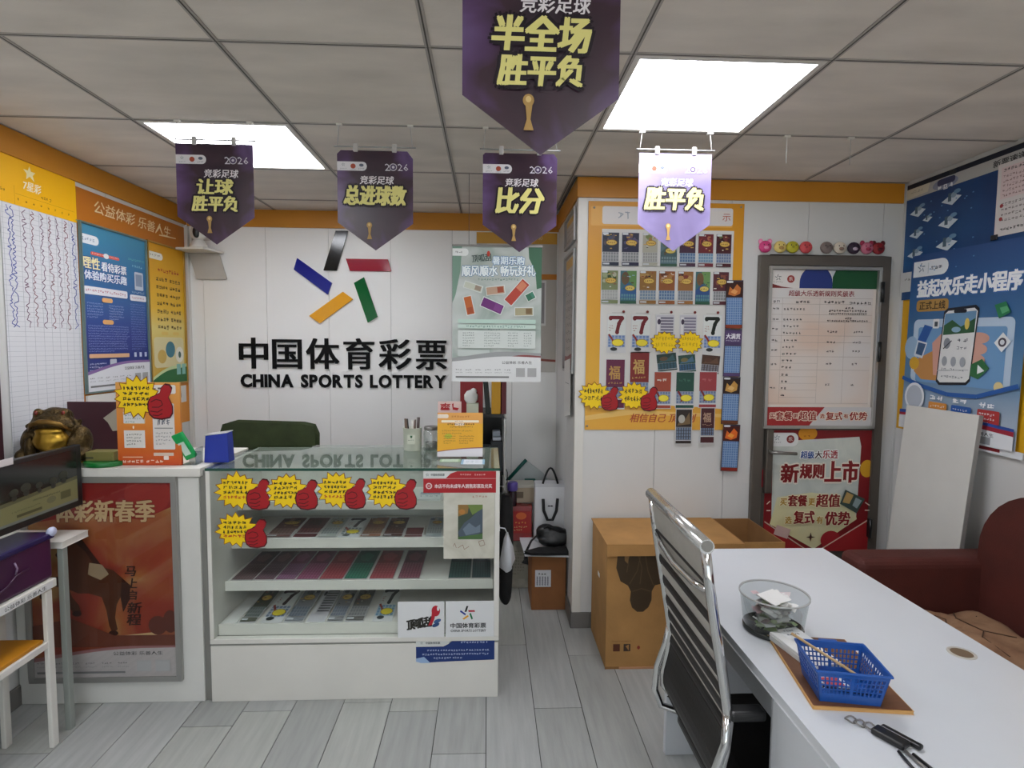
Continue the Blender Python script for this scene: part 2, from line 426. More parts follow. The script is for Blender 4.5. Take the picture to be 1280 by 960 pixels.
# orange bands and skirting (trim)
def band(name, *b): return struct(MB().box(*b, ORANGE).build(name, bevel=.002))
band('trim_1', XL + .012, XP - .001, YB - .012, YB - .0005, 2.252, ZC - .001)
band('trim_2', XL + .0005, XL + .012, YF, YB - .013, 2.256, ZC - .001)
band('trim_3', XP - .012, XR - .013, YP - .012, YP - .0005, 2.262, ZC - .001)
band('trim_4', XP - .012, XP - .0005, YP, YB - .013, 2.262, ZC - .001)
band('trim_5', XR - .012, XR - .0005, YF, 1.88, 2.262, ZC - .001)
SK = M('skirting_grey', '#6d6a66', .5, noise=.05)
for nm, b in (('baseboard_pillar', (XP - .012, .55, YP - .012, YP - .0005, 0, .085)), ('baseboard_pillar_side', (XP - .012, XP - .0005, YP, YB - .013, 0, .085)),
              ('baseboard_front', (.551, 1.39, YP - .012, YP - .0005, 0, .085)), ('baseboard_back', (XL + .02, XP - .02, YB - .012, YB - .0005, 0, .085)),
              ('baseboard_right', (XR - .012, XR - .0005, YF, YP - .02, 0, .085)), ('baseboard_left', (XL + .0005, XL + .012, YF, YB - .013, 0, .085))):
    struct(MB().box(*b, SK).build(nm, bevel=.002))
# corner trims at the pillar
struct(MB().prism([(XP - .006, YP + .04), (XP - .006, YP - .006), (XP + .04, YP - .006), (XP + .04, YP), (XP, YP), (XP, YP + .04)], .086, 2.26, WHITE, axis='z').build('trim_6'))
struct(MB().box(XL + .0005, XL + .022, YB - .03, YB - .0005, .086, 2.25, WHITE).build('trim_7', bevel=.002))
# ------------------------------------------------------------------ wall lettering and emblem on the back wall
LETB = M('black_acrylic', '#0a0a0b', .6, noise=0, spec=.15)
t = thing('wall_sign', 'star emblem of five slanted bars over black lettering on the back wall', 'sign', (-.95, YB - .001, 1.2))
def wpoly(name, pts, col, d=.014):
    MB().prism([(x + .95, z - 1.2) for x, z in pts], -d, 0, M('acrylic_' + col.strip('#'), col, .12, noise=0), axis='y').build(name, t, bevel=.001)['label'] = name.replace('_', ' ')
wpoly('black_bar', [(-.988, 2.235), (-.911, 2.235), (-.986, 1.983), (-1.068, 1.983)], '#121212')
wpoly('red_bar', [(-.924, 2.058), (-.656, 2.058), (-.635, 1.983), (-.9, 1.983)], '#a01c30')
wpoly('blue_bar', [(-1.236, 2.057), (-1.018, 1.901), (-1.045, 1.828), (-1.258, 1.985)], '#14208a')
wpoly('green_bar', [(-.874, 1.903), (-.811, 1.94), (-.726, 1.687), (-.788, 1.649)], '#05602c')
wpoly('yellow_bar', [(-.947, 1.845), (-.885, 1.799), (-1.099, 1.641), (-1.165, 1.687)], '#e8a210')
def letters(body, x0, x1, z0, z1, off, dep, gap):
    info = [(ch, glyphs(ch, 0 if gap > .1 else off, 3, .1)) if ch != ' ' else (ch, None) for ch in body]
    capz = max(i[1][5] for i in info if i[1]); lo = min(i[1][4] for i in info if i[1])
    tot = sum((i[1][3] - i[1][2]) if i[1] else .34 for i in info) + gap * (len(info) - 1)
    k = (x1 - x0) / tot; kz = (z1 - z0) / (capz - lo); x = x0
    for ch, g in info:
        if g is None: x += (.34 + gap) * k; continue
        vs, fs = g[0], g[1]
        mb = MB()
        for q, (ox, oz) in enumerate(((0, 0), (-1, -.5), (1, -.5), (-1, .5), (1, .5)) if gap > .1 else ((0, 0),)):
            V = [(x + (v[0] - g[2]) * k + .95 + ox * .0045, -.001 - dep / 2 - v[2] * (dep - q * .0002) * 5, z0 + (v[1] - lo) * kz - 1.2 + oz * .0045) for v in vs]
            mb.add(V, fs, LETB)
        mb.build('letter', t); x += (g[3] - g[2] + gap) * k
letters('中国体育彩票', -1.616, -.276, 1.343, 1.543, .022, .012, .17)
letters('CHINA SPORTS LOTTERY', -1.615, -.276, 1.218, 1.306, .04, .010, .07)
# ------------------------------------------------------------------ left wall: trend chart, title board, framed posters
YEL = '#f6b806'
t = thing('trend_chart', 'white grid sheet of handwritten columns under a yellow header, left wall', 'chart', (XL + .003, 2.5, 1.2))
def Lp(yl, yr, zt, zb, x=XL + .004): return dict(o=(x, yl, zt), U=(0, 1, 0), V=(0, 0, -1), W=yr - yl, Hh=zt - zb)
def local(o, t): return (o[0] - t.location[0], o[1] - t.location[1], o[2] - t.location[2])
def PRt(t, q, w, h, **k): q = dict(q); q['o'] = local(q['o'], t); return PR(w=w, h=h, **q, **k)
p = PRt(t, Lp(2.2, 2.787, 2.258, 2.065), 150, 50, sheet=YEL)
p.poly([(82, 4), (84, 9), (90, 9), (86, 13), (88, 19), (82, 15), (77, 19), (78, 13), (74, 9), (80, 9)], '#f6e6b0'); p.text('7星彩', 72, 21, 24, 10, '#f6ead0', off=.02, shear=.15)
p.micro(30, 36, 20, 3, '#7a5010'); p.micro(96, 32, 16, 3.4, '#6a4a18'); p.line([(62, 38), (146, 38)], .3, '#b8860b')
for i in range(8): p.micro(64 + i * 10.2, 42, 3, 3, '#6a4a18')
p.line([(60, 30), (60, 50)], .3, '#b8860b'); p.build('chart_header', t)['label'] = 'yellow printed header strip'
p = PRt(t, Lp(2.366, 2.784, 2.064, .95), 100, 270, sheet='#d9d9dc')
d = p.lay()
for i in range(54): p.line([(0, i * 5), (100, i * 5)], .35, '#b9bac0', d)
d = p.lay()
for x in (2, 22, 34, 46, 57, 68, 78, 88, 97): p.line([(x, 0), (x, 270)], .4, '#a9abb2', d)
R = random.Random(3)
for k, x in enumerate((8, 13, 27, 37, 49, 60, 71, 82, 93)):
    c = '#3a4a9a' if k in (0, 1, 8) else ('#8a5a64' if k % 2 else '#7a5a70'); pts = []; y = 2
    while y < 122: pts.append((x + R.uniform(-3, 3), y)); y += R.uniform(1.2, 3)
    p.line(pts, .8, c)
p.build('chart_sheet', t)
tag(MB().box(XL + .001, XL + .02, 2.22, 2.305, 1.02, 1.66, M('maroon_board', '#3a1a24', .5)).build('dark_board', bevel=.002), 'dark maroon board edge at the far left beside the white chart', 'board')
t = thing('title_board', 'tall orange board with white slogan holding two framed posters, left wall', 'board', (XL + .001, 3.2, 1.0))
ORG = ramp('orange_board_face', [(0, '#d98a1e'), (.45, '#d8871c'), (1, '#b76a14')], axis=2)
p = PRt(t, Lp(2.787, 3.735, 2.236, 1.0, XL + .003), 240, 312, sheet=ORG, thick=.002)
p.text('公益体彩 乐善人生', 30, 8, 170, 16, '#f0d9ac', off=.01, shear=.2); p.line([(170, 25), (215, 22)], 1.6, '#f0d9ac')
p.build('board_panel', t)
MB().box(.002, .006, -.42, .535, 1.075, 1.08, M('sage_edge', '#8f9670', .5)).build('edge_strip', t)
# frames
def frame_strips(t, yl, yr, zt, zb, x, wd, th, mat, axis='x', name='frame'):
    m = MB()
    L = t.location
    for a, b, c, d in ((yl, yr, zt - wd, zt), (yl, yr, zb, zb + wd), (yl, yl + wd, zb + wd, zt - wd), (yr - wd, yr, zb + wd, zt - wd)):
        if axis == 'x': m.box(min(x, x + th) - L[0], max(x, x + th) - L[0], a - L[1], b - L[1], c - L[2], d - L[2], mat)
        else: m.box(a - L[0], b - L[0], min(x, x + th) - L[1], max(x, x + th) - L[1], c - L[2], d - L[2], mat)
    return m.build(name, t, bevel=.001)
t = thing('framed_poster', 'blue framed notice poster with white text blocks on the left wall', 'poster', (XL + .004, 3.0, 1.26))
BLUEG = ramp('blue_poster_face', [(0, '#222c6c'), (.35, '#263a8c'), (.75, '#2e70a4'), (1, '#4490b0')], axis=2)
p = PRt(t, Lp(2.79, 3.3, 2.072, 1.262, XL + .01), 100, 200, sheet=BLUEG, thick=.004)
p.rr(0, 12, 26, 11, 5, '#e8ecf0', left=False); p.micro(3, 15.5, 18, 4, '#8090a8')
p.rr(14, 31, 42, 4, 2, '#e05a50'); p.ell(36, 33, 4, 3.2, '#f0f0f0'); p.micro(16, 31.8, 17, 2.2, '#f8e0d8'); p.micro(41, 31.8, 14, 2.2, '#f8e0d8')
p.text('理性', 2, 38, 24, 14, '#f4e8b0', off=.03, halo='#1c4c98', hw=.7); p.text('看待彩票', 28, 41, 38, 11, '#f2f4f8', off=.03, halo='#1c4c98', hw=.6)
p.text('体验购买乐趣', 4, 54, 62, 11, '#e8eef8', off=.03, halo='#1c4c98', hw=.6)
p.micro(70, 28, 28, 3, '#6fc0b8'); p.micro(76, 36, 18, 3.5, '#9ad0e0'); p.rr(79, 45, 15, 24, 1.5, '#c4ccd8'); p.rect(81, 48, 11, 16, '#8a98b0'); p.micro(74, 71, 22, 3, '#b8cce0')
p.rr(2, 73, 64, 9.5, 2, '#e6e6ec'); p.micro(4, 76, 60, 3.6, '#b86070'); p.rr(70, 76, 28, 8, 2, '#e6e6ec'); p.micro(73, 78.5, 22, 3, '#b86070')
p.rr(26, 85, 16, 5.5, 2.5, '#e8b070'); p.para(5, 92, 24, 6, 3.3, '#a8b8e8'); p.para(36, 93, 24, 6, 3.3, '#a8b8e8')
p.rr(26, 112, 16, 5.5, 2.5, '#e8b070'); p.para(5, 119, 62, 11, 3.1, '#9aaae0'); p.para(70, 88, 27, 19, 3.3, '#7f92d4')
p.rr(5, 154, 60, 5, 1, '#e0b088'); p.para(5, 165, 24, 3, 4, '#d0d8f0'); p.rr(34, 161, 10, 13, 1, '#c0c8d4')
for i in range(3): p.rect(73 + 9 * i, 153, 4, 6, '#c8d0e8')
p.wave(174, 162, 3, '#8a6aa0', ph=2.5, per=.7); p.wave(178, 165, 3, '#dfe0e4', ph=2.5, per=.7); footer(p, 168, 200); p.build('poster_print', t)
frame_strips(t, 2.787, 3.308, 2.08, 1.256, XL + .006, .009, .014, M('frame_teal_grey', '#6f8480', .4, .3))
MB().box(.001, .016, -.21, .3, -.06, -.012, WHITE).build('lower_rail', t, bevel=.003)
t = thing('framed_poster', 'yellow framed poster with dark text lines and green foot, next to the back corner', 'poster', (XL + .004, 3.5, 1.26))
YG = ramp('yellow_poster_face', [(0, '#d9a72a'), (.4, '#e6d27a'), (.55, '#e8b81c'), (1, '#d99a10')], axis=2)
p = PRt(t, Lp(3.32, 3.7, 2.078, 1.26, XL + .01), 76, 200, sheet=YG, thick=.004)
p.rr(3, 12, 28, 10, 5, '#eceadc', left=False); p.micro(6, 15, 20, 3.5, '#909080')
p.micro(20, 33, 46, 6, '#b03a20', dens=5)
for i in range(7): p.micro(16, 46 + i * 11.5, 24, 6, '#5a4410', dens=5); p.micro(44, 46 + i * 11.5, 24, 6, '#5a4410', dens=5)
p.rr(6, 132, 64, 44, 6, '#dfd3a0'); p.ell(40, 150, 10, 12, '#3f7a8a'); p.ell(60, 158, 9, 12, '#e8e4d4'); p.ell(60, 158, 3, 5, '#3a5a50'); p.ell(22, 160, 9, 10, '#d0ae58')
p.rr(22, 124, 14, 5, 2, '#e8c86a'); p.rr(46, 124, 14, 5, 2, '#e8c86a')
p.wave(190, 168, 4, '#c8d8a0', ph=3, per=.7); p.wave(194, 173, 4, '#1d6a34', ph=3, per=.7); p.rect(52, 172, 9, 16, '#8cc4b8'); p.rect(64, 172, 8, 16, '#8cc4b8')
p.build('poster_print', t)
frame_strips(t, 3.316, 3.704, 2.086, 1.254, XL + .006, .008, .014, M('frame_gold', '#b08a3a', .4, .3))
# small white label card low on the board, and dark phone-booth style strip
p = PR(**Lp(3.43, 3.70, 1.235, 1.13, XL + .0045), w=60, h=22, sheet='#dcd8d0'); p.micro(6, 7, 20, 9, '#c04a30', dens=4); p.micro(34, 7, 20, 9, '#303030', dens=4)
tag(p.build('notice_card'), 'small white notice card on the orange board below the yellow framed poster', 'card')
# ------------------------------------------------------------------ camera on corner shelf
t = thing('corner_shelf', 'small white triangular corner shelf bracket high in the back left corner', 'shelf', (-1.80, 3.66, 2.085))
MB().prism([(-.12, .095), (.1, .095), (.06, -.09), (-.12, -.06)], -.006, .006, WHITE, axis='z').build('shelf_board', t)
MB().prism([(-.118, -.006), (.075, -.006), (.12, -.17), (-.07, -.17)], .082, .09, M('bracket_grey', '#b5b2ac', .5), axis='y').build('back_plate', t)
t = thing('security_camera', 'white ball security camera with black oval face on the corner shelf', 'camera', (-1.80, 3.64, 2.091))
MB().lathe([(.052, 0), (.05, .02), (.034, .045), (.02, .06)], mat=WHITE).build('base', t)
MB().ball((0, 0, .095), .048, WHITE, 20).build('head', t)
MB().ball((.004, -.032, .095), (.023, .022, .036), BLACK, 16).build('lens_face', t)
p = PR(o=(-1.905, YB - .001, 2.235), U=(1, 0, 0), V=(0, 0, -1), W=.12, Hh=.075, w=12, h=8, sheet='#c9c6c0'); p.micro(1, 2, 9, 1, '#777777'); p.micro(1, 4, 9, 1, '#777777')
tag(p.build('paper_note'), 'small paper note taped to the back wall above the security camera', 'note')
# ------------------------------------------------------------------ back wall right: price-list posters, hanging poster
def Fp(xl, xr, zt, zb, y): return dict(o=(xl, y, zt), U=(1, 0, 0), V=(0, 0, -1), W=xr - xl, Hh=zt - zb)
t = thing('notice_poster', 'beige notice poster with orange header and printed rows in the alcove behind the hanging poster', 'poster', (.2, YB - .002, 1.6))
p = PRt(t, Fp(-.08, .45, 2.245, 1.33, YB - .004), 100, 178, sheet='#b8b2aa')
p.rect(0, 0, 100, 14, '#c8963a'); p.text('公益体彩', 60, 3, 22, 6, '#e8d8b0'); p.para(54, 16, 26, 8, 6, '#4a4642', th=.5)
p.rect(0, 52, 100, 7, '#c07a28'); p.rr(55, 60, 32, 58, 1, '#d8d6d4'); p.rect(57, 63, 28, 52, '#8f8c8e')
p.poly([(62, 128), (70, 134), (74, 126), (76, 132), (70, 142), (64, 140)], '#5a5550'); p.para(54, 144, 30, 4, 5, '#6a645e')
p.wave(164, 160, 2, '#8a4a40', ph=1); p.wave(167, 163, 2, '#c9c5bf', ph=1); p.micro(60, 170, 22, 3, '#555555'); p.build('poster_print', t)
for i, (ya, yb_, za, zb_, lb) in enumerate(((2.98, 3.36, 2.02, 1.36, 'tall glazed aluminium frame on the alcove side wall with a faded notice'), (2.98, 3.36, 2.235, 2.06, 'narrow upper frame on the alcove side wall under the orange band'))):
    t = thing('wall_frame', lb, 'frame', (XP - .002, 3.1, za))
    frame_strips(t, ya, yb_, za, zb_, XP - .004, .014, -.014, M('alu_frame', '#a9a8a8', .35, .5))
    q = dict(o=(XP - .004 - t.location[0], yb_ - .014 - t.location[1], -.014), U=(0, -1, 0), V=(0, 0, -1), W=yb_ - ya - .028, Hh=za - zb_ - .028)
    p = PR(w=50, h=100 if i == 0 else 40, **q, sheet='#b3aba4')
    p.rect(2, 2, 46, 8, '#c49a50'); p.para(4, 16, 40, 10 if i == 0 else 3, 7, '#77706a'); 
    if i == 0: p.wave(88, 86, 1, '#8a4a44')
    p.build('notice_print', t)
t = thing('paper_sheet', 'loose white paper sheet hanging at the lower end of the alcove side frame', 'paper', (XP - .02, 3.12, 1.1))
MB().prism([(-.13, 0.04), (.1, .0), (.12, .32), (-.1, .34)], -.001, .001, PAPER, axis='x').build('sheet', t)
MB().box(-.0016, -.001, -.07, .07, .2, .203, ink('#777777')).build('printed_line', t)
t = thing('hanging_poster', 'poster of tickets on pale green curtains, strung from the ceiling behind the counter', 'poster', (.04, 2.9, 1.32))
CURT = ramp('curtain_print', [(.3, '#8fa096'), (.5, '#b6bdb8'), (.7, '#cacfcc')], scale=4, dist=1)
p = PRt(t, Fp(-.183, .27, 2.006, 1.321, 2.9), 112, 168, sheet=CURT)
p.poly([(95, 0), (112, 0), (112, 50), (106, 52), (104, 30), (96, 14)], '#3f6a50'); p.poly([(0, 0), (12, 0), (10, 30), (4, 60), (0, 70)], '#7a9888')
p.rr(0, 3, 20, 9, 4, '#e6e8e6', left=False); p.micro(3, 6, 10, 3, '#555555')
p.text('顶呱刮', 24, 11, 24, 9, '#40504c', off=.02, rot=-.1); p.ell(45, 9, 2, 3.5, '#b84030')
p.text('暑期乐购', 50, 12, 40, 10, '#e8f2f6', off=.03, halo='#5a86b0', hw=.7)
p.text('顺风顺水 畅玩好礼', 12, 24, 92, 13, '#eef4f4', off=.03, halo='#5a86a8', hw=.7, rot=-.015)
p.micro(32, 39, 52, 3, '#6a8a7c')
def tk(x, y, w_, h_, a, c, c2):
    C, S_ = math.cos(a), math.sin(a); f = lambda u, v: (x + u * C - v * S_, y + u * S_ + v * C)
    p.poly([f(-w_ / 2, -h_ / 2), f(w_ / 2, -h_ / 2), f(w_ / 2, h_ / 2), f(-w_ / 2, h_ / 2)], '#d8dcd8'); g = .9
    p.poly([f(-w_ / 2 + g, -h_ / 2 + g), f(w_ / 2 - g, -h_ / 2 + g), f(w_ / 2 - g, h_ / 2 - g), f(-w_ / 2 + g, h_ / 2 - g)], c)
    p.poly([f(w_ * .1, -h_ * .35), f(w_ * .42, -h_ * .35), f(w_ * .42, h_ * .3), f(w_ * .1, h_ * .3)], c2)
tk(21, 73, 24, 11, 1.35, '#b8602c', '#a04a28'); tk(50, 73, 29, 13, .4, '#6a2a70', '#7a3a80'); tk(81, 56, 36, 13, -.85, '#b04030', '#d08060')
tk(26, 50, 24, 9, .3, '#c4c8b8', '#9a8878'); tk(54, 54, 24, 11, -.12, '#b89880', '#9a4a30'); tk(98, 61, 12, 10, -.5, '#2f6a50', '#40806a'); tk(90, 80, 24, 11, -.03, '#a8a080', '#786040')
p.rr(7, 90, 98, 5, 1, '#b8d0c4'); p.rr(7, 96.5, 98, 5, 1, '#c4d6cc'); p.rr(7, 104, 98, 22, 1, '#d0d6d2'); p.micro(18, 97.5, 76, 3, '#5f8a80'); p.micro(45, 101.5, 16, 2.4, '#5f8a80')
for c_, w_ in ((13, 16), (40, 22), (70, 14), (90, 11)): p.para(c_, 106, w_, 6, 3.2, '#7a8884')
p.rr(7, 128, 40, 8, 1, '#c0c8c4'); p.wave(136, 130, 2.5, '#9a9c9c', ph=2, per=.8); p.wave(139, 134, 2, '#8a4a4a', ph=2, per=.8, x0=55); p.wave(141, 136, 2, '#dcdddd', ph=2, per=.8); footer(p, 139, 168); p.build('poster_sheet', t)
MB().box(-.225, .232, -.004, .004, .684, .694, STEEL).build('top_rail', t)
MB().tube([(-.14, 0, .69), (-.14, 0, ZC - 1.32)], .0012, M('hanging_cord', '#4a4a48', .6), 5).build('cord', t)
# ------------------------------------------------------------------ pillar front: prize ticket board
BX = lambda u: .507 + (u - 735) * .004187
BZ = lambda v: 2.245 - (v - 250) * .004077
t = thing('ticket_board', 'yellow-framed white display board full of scratch tickets on the wall left of the door', 'board', (.9, YP - .004, 1.08))
OG = ramp('board_orange_face', [(0, '#dfae34'), (.5, '#dc9f22'), (1, '#d08e1c')], axis=2)
p = PRt(t, dict(o=(BX(735), YP - .006, BZ(250)), U=(1, 0, 0), V=(0, 0, -1), W=BX(928) - BX(735), Hh=BZ(250) - BZ(538)), 193, 288, sheet=OG, thick=.005)
p.rr(3, 6, 176, 24, 2, '#e0a850'); p.rr(17, 6, 162, 22, 3, '#dad5d2'); p.scrawl(36, 12, 16, 10, '#9aa0a8', 2); p.text('示', 166, 13, 10, 9, '#b8503c')
p.rect(17, 34, 164, 246, '#d5d3cf')
p.poly([(0, 262), (60, 254), (140, 258), (193, 262), (193, 288), (0, 288)], '#dfa640'); p.poly([(0, 270), (50, 262), (193, 268), (193, 272), (60, 268), (0, 276)], '#e6bc6a')
p.text('相信自己 顶呱刮', 56, 267, 82, 11, '#a8482c', off=.02, shear=.25)
p.build('board_face', t)
for k, (x, z) in enumerate(((742, 258), (924, 254), (738, 533), (922, 533))):
    MB().lathe([(.006, 0), (.005, .003), (.0, .004)], mat=STEEL, n=10, cap=False).build('mounting_screw', t).matrix_local = Matrix.Translation((BX(x) - .9, -.002, BZ(z) - 1.08)) @ Matrix.Rotation(PI / 2, 4, 'X')
yT = YP - .011
def bp(x, y, w_, h_, dep=0, tilt=0, **k):
    U = Vector((math.cos(tilt), 0, -math.sin(tilt))); V = Vector((-math.sin(tilt), 0, -math.cos(tilt)))
    return dict(o=(BX(x), yT - dep, BZ(y)), U=U, V=V, W=w_ * .004187, Hh=h_ * .004077)
def gridcells(p, x, y, w_, h_, nx, ny, c, c2=None):
    d = p.lay(); p.rect(x, y, w_, h_, c2, d) if c2 else None
    d = p.lay(); cw, ch = w_ / nx, h_ / ny
    for i in range(nx):
        for j in range(ny): p.rect(x + cw * (i + .15), y + ch * (j + .12), cw * .7, ch * .76, c, d)
def ticket(x, y, w_, h_, kind, a, b, lab, dep=0, tilt=0, group='scratch tickets on the yellow board', place=None, nm='scratch_ticket'):
    """a: art colour, b: grid colour"""
    def mute(cs): return tuple(c if not c else '#%02x%02x%02x' % tuple(int((v * .74 + .26 * sum(t3) / 3) * .9) for v in t3) for c in cs for t3 in [[int(c[i:i + 2], 16) for i in (1, 3, 5)] if c else (0, 0, 0)])
    if kind != 'seven': a = mute(a); b = mute(b)
    q = place or bp(x, y, w_, h_, dep, tilt); p = PR(w=22, h=42, **q, sheet='#cfcfd0', thick=.0012)
    if kind == 'std':
        p.rect(.7, .7, 20.6, 24, a[0]); R = p.rnd
        for i in range(7): p.ell(R.uniform(4, 18), R.uniform(4, 14), R.uniform(1.5, 4), R.uniform(1.5, 3.5), a[1 + i % (len(a) - 1)])
        for i in range(9): gx_, gy_ = R.uniform(1.5, 17), R.uniform(2, 21); p.rect(gx_, gy_, R.uniform(1, 4), R.uniform(.5, 1.4), R.choice(('#c8a050', '#20222c', '#d8d4c8', '#8a3a30', a[1])))
        p.ell(12, 13, 7, 3.6, '#8a6420'); p.ell(12, 13, 6.3, 3, '#d4b058'); p.micro(7, 12, 10, 2, '#6a4418', dens=4); p.rr(1, 1, 7, 2.4, .8, '#d0d4d8')
        gridcells(p, 1, 24.5, 20, 11.5, 6, 3, b[0], b[1]); p.rect(.7, 37, 20.6, 4.3, a[0]); p.rect(1.5, 38, 8, 2, '#c0c4c8')
    elif kind == 'pic':
        p.rect(.7, .7, 20.6, 40.6, a[0]); p.poly([(9, .7), (21.3, .7), (21.3, 22), (12, 14)], a[1]); p.ell(7, 10, 5, 8, a[2]); p.poly([(.7, 24), (10, 16), (21.3, 24), (21.3, 34), (.7, 34)], a[3])
        for i in range(8): p.rect(p.rnd.uniform(2, 17), p.rnd.uniform(3, 26), p.rnd.uniform(1, 4), p.rnd.uniform(.5, 1.6), p.rnd.choice(('#3a6a48', '#8ab0b8', '#5a4a30', '#28485a')))
        p.ell(13, 22, 6.5, 3.6, '#8a6a20'); p.ell(13, 22, 5.9, 3, '#d4c068'); p.micro(8.5, 21, 9, 2, '#6a4418', dens=4); gridcells(p, 1.5, 29, 19, 8, 6, 2, b[0]); p.rect(.7, 38, 20.6, 3.3, b[1])
    elif kind == 'seven':
        p.rect(.7, .7, 20.6, 22, '#d8dbd8'); p.line([(3, 4), (18, 4)], 3.8, a[0]); p.line([(18, 3.4), (13.6, 10), (11.4, 20)], 4, a[0])
        for u, v in ((4, 4.6), (17, 4.8), (11.6, 19.6), (13.6, 10.5)): p.ell(u, v, 2.3, 2.5, a[0])
        p.para(2, 12, 6, 3, 2.6, '#a05a50'); gridcells(p, 1.2, 23, 19.6, 13, 5, 4, b[0], b[1]); p.line([(2, 22), (6, 27), (8, 33)], 2.2, '#8a3028'); p.ell(12.5, 31, 7, 4, '#b0901c'); p.ell(12.5, 31, 6.2, 3.4, '#ecd83c'); p.ell(8, 38, 4, 2, '#303434')
    elif kind == 'rows':
        p.rect(.7, .7, 20.6, 40.6, '#c2c0c6')
        for i in range(9): p.rect(6, 3 + i * 3.2, 14.5, 1.9, b[0]); 
        p.rect(1.5, 3, 3.4, 30, '#dad8da'); p.ell(4, 8, 2, 3, a[0])
    elif kind == 'red':
        p.rect(.7, .7, 20.6, 23, a[0]); p.text('福', 4, 6, 12, 11, a[1], off=.03); p.micro(3, 19, 16, 2, a[1])
        gridcells(p, 1, 23.5, 20, 9, 6, 3, b[0], b[1]); p.rect(.7, 34, 20.6, 6.8, a[0])
    elif kind == 'mix':
        p.rect(.7, .7, 20.6, 22, a[0]); p.micro(4, 8, 14, 4, a[1], dens=5); gridcells(p, 1, 22.5, 20, 14, 6, 4, b[0], b[1])
        p.line([(3, 22), (8, 30), (7, 34)], 2.2, '#7a2a24'); p.ell(12.5, 30, 6.8, 4, '#b0901c'); p.ell(12.5, 30, 6, 3.4, '#ecdc44'); p.rect(.7, 38, 20.6, 3.3, a[0])
    elif kind == 'half':
        p.rect(.7, .7, 20.6, 21, a[0]); p.poly([(2, 20), (9, 8), (13, 12), (18, 4), (20, 18)], a[1]); p.ell(8, 12, 4.4, 5, a[2]); gridcells(p, 1, 22, 20, 15, 6, 4, b[0], b[1]); p.rect(.7, 38, 20.6, 3.3, a[0])
    return tag(p.build(nm), lab, 'ticket', group)
NB = ('#6f86b4', '#a9b6cc'); GR = ('#8f9298', '#c2c4c6'); BL = ('#4f78b0', '#9ab4d0')
ordn = ['leftmost', 'second', 'third', 'fourth', 'fifth', 'sixth', 'last']
r1 = [(131, 262, 'std', ('#27304a', '#5a4a5c', '#8a5a50', '#3a4a70'), GR, 'dark blue'), (276, 410, 'std', ('#2c2e54', '#5a5080', '#8a5a50', '#4a4a80'), GR, 'indigo'), (430, 548, 'std', ('#c4bfa8', '#8a9a50', '#b84030', '#c88840'), ('#a8a8a4', '#c8c8c2'), 'pale green-footed'),
      (563, 695, 'pic', ('#5a8090', '#90b0b0', '#6a7a60', '#486a70'), ('#7a9aa0', '#3a6a50'), 'teal'), (705, 832, 'std', ('#502a48', '#a04048', '#304a70', '#803a50'), BL, 'purple-red with blue grid'), (845, 965, 'std', ('#8a2430', '#c04038', '#d07050', '#701828'), ('#6a9ac4', '#a8c4d8'), 'crimson'), (979, 1100, 'std', ('#5a1c28', '#8a3030', '#7a8a40', '#3a1420'), NB, 'dark maroon')]
r2 = [(130, 260, 'std', ('#8a9a60', '#3a6a30', '#a8b880', '#c0c0a0'), ('#b8bab8', '#cfcfcc'), 'leafy green and white'), (270, 398, 'pic', ('#3a7a8a', '#6aa850', '#7a5a38', '#2a6ab0'), ('#5aa0b0', '#2a6a48'), 'green and blue landscape, left'), (413, 545, 'std', ('#b0742a', '#d09a48', '#8a4a20', '#e0b060'), ('#7a98b8', '#b8c4cc'), 'amber with grey-blue grid'),
      (557, 685, 'std', ('#b05a20', '#d07830', '#7a3a1c', '#c8863c'), BL, 'burnt orange with blue grid'), (700, 822, 'std', ('#b8702c', '#a03a24', '#503020', '#d89a4c'), ('#7f8ea0', '#b0b8c0'), 'orange with dark spots'), (833, 950, 'pic', ('#3a7a80', '#78b058', '#8a6038', '#2c5aa8'), ('#5aa0b0', '#2a6a48'), 'green and blue landscape, right'), (965, 1090, 'std', ('#6a2a34', '#a0503c', '#c08a50', '#403040'), GR, 'dark red two-oval')]
for row, y0, y1, rn in ((r1, 288, 542, 'top'), (r2, 570, 826, 'second')):
    for k, (a_, b_, kind, ca, cb, nm) in enumerate(row):
        ticket(730 + a_ / 6, 240 + y0 / 6, (b_ - a_) / 6, (y1 - y0) / 6, kind, ca, cb, '%s scratch ticket, %s in the %s row of the yellow board' % (nm, ordn[k], rn))
cx_ = lambda u: 720 + u / 4.173
cy_ = lambda v: 370 + v / 4.173
r3 = [(168, 268, 'seven', ('#6e1c24',), NB, 'white ticket with dark red seven, left of the two'), (293, 394, 'seven', ('#6e1c24',), NB, 'white ticket with dark red seven, right of the two'), (420, 520, 'rows', ('#4a3a5a',), ('#7c7490', ''), 'striped grey-violet ticket above the left plain burst'),
      (545, 638, 'rows', ('#4a3a5a',), ('#8a84a0', ''), 'striped grey-violet ticket above the right plain burst'), (670, 770, 'seven', ('#141a14',), NB, 'white ticket with big black seven beside the long strip')]
for a_, b_, kind, ca, cb, lb in r3:
    ticket(cx_(a_), cy_(83), (b_ - a_) / 4.173, 205 / 4.173, kind, ca, cb, lb + ' on the board'); 
for a_ in (252, 376, 500, 624, 745):
    o = MB().ball((BX(cx_(a_)), yT - .004, BZ(cy_(71))), .0075, ink('#7a2a28'), 8).box(BX(cx_(a_ - 60)), BX(cx_(a_)), yT - .002, yT - .0012, BZ(cy_(78)), BZ(cy_(76.5)), ink('#8a8a88')).build('push_pin')
    tag(o, 'dark red push pin holding the %s ticket of the middle row' % {252: 'first seven', 376: 'second seven', 500: 'left striped', 624: 'right striped', 745: 'black seven'}[a_], 'pin')
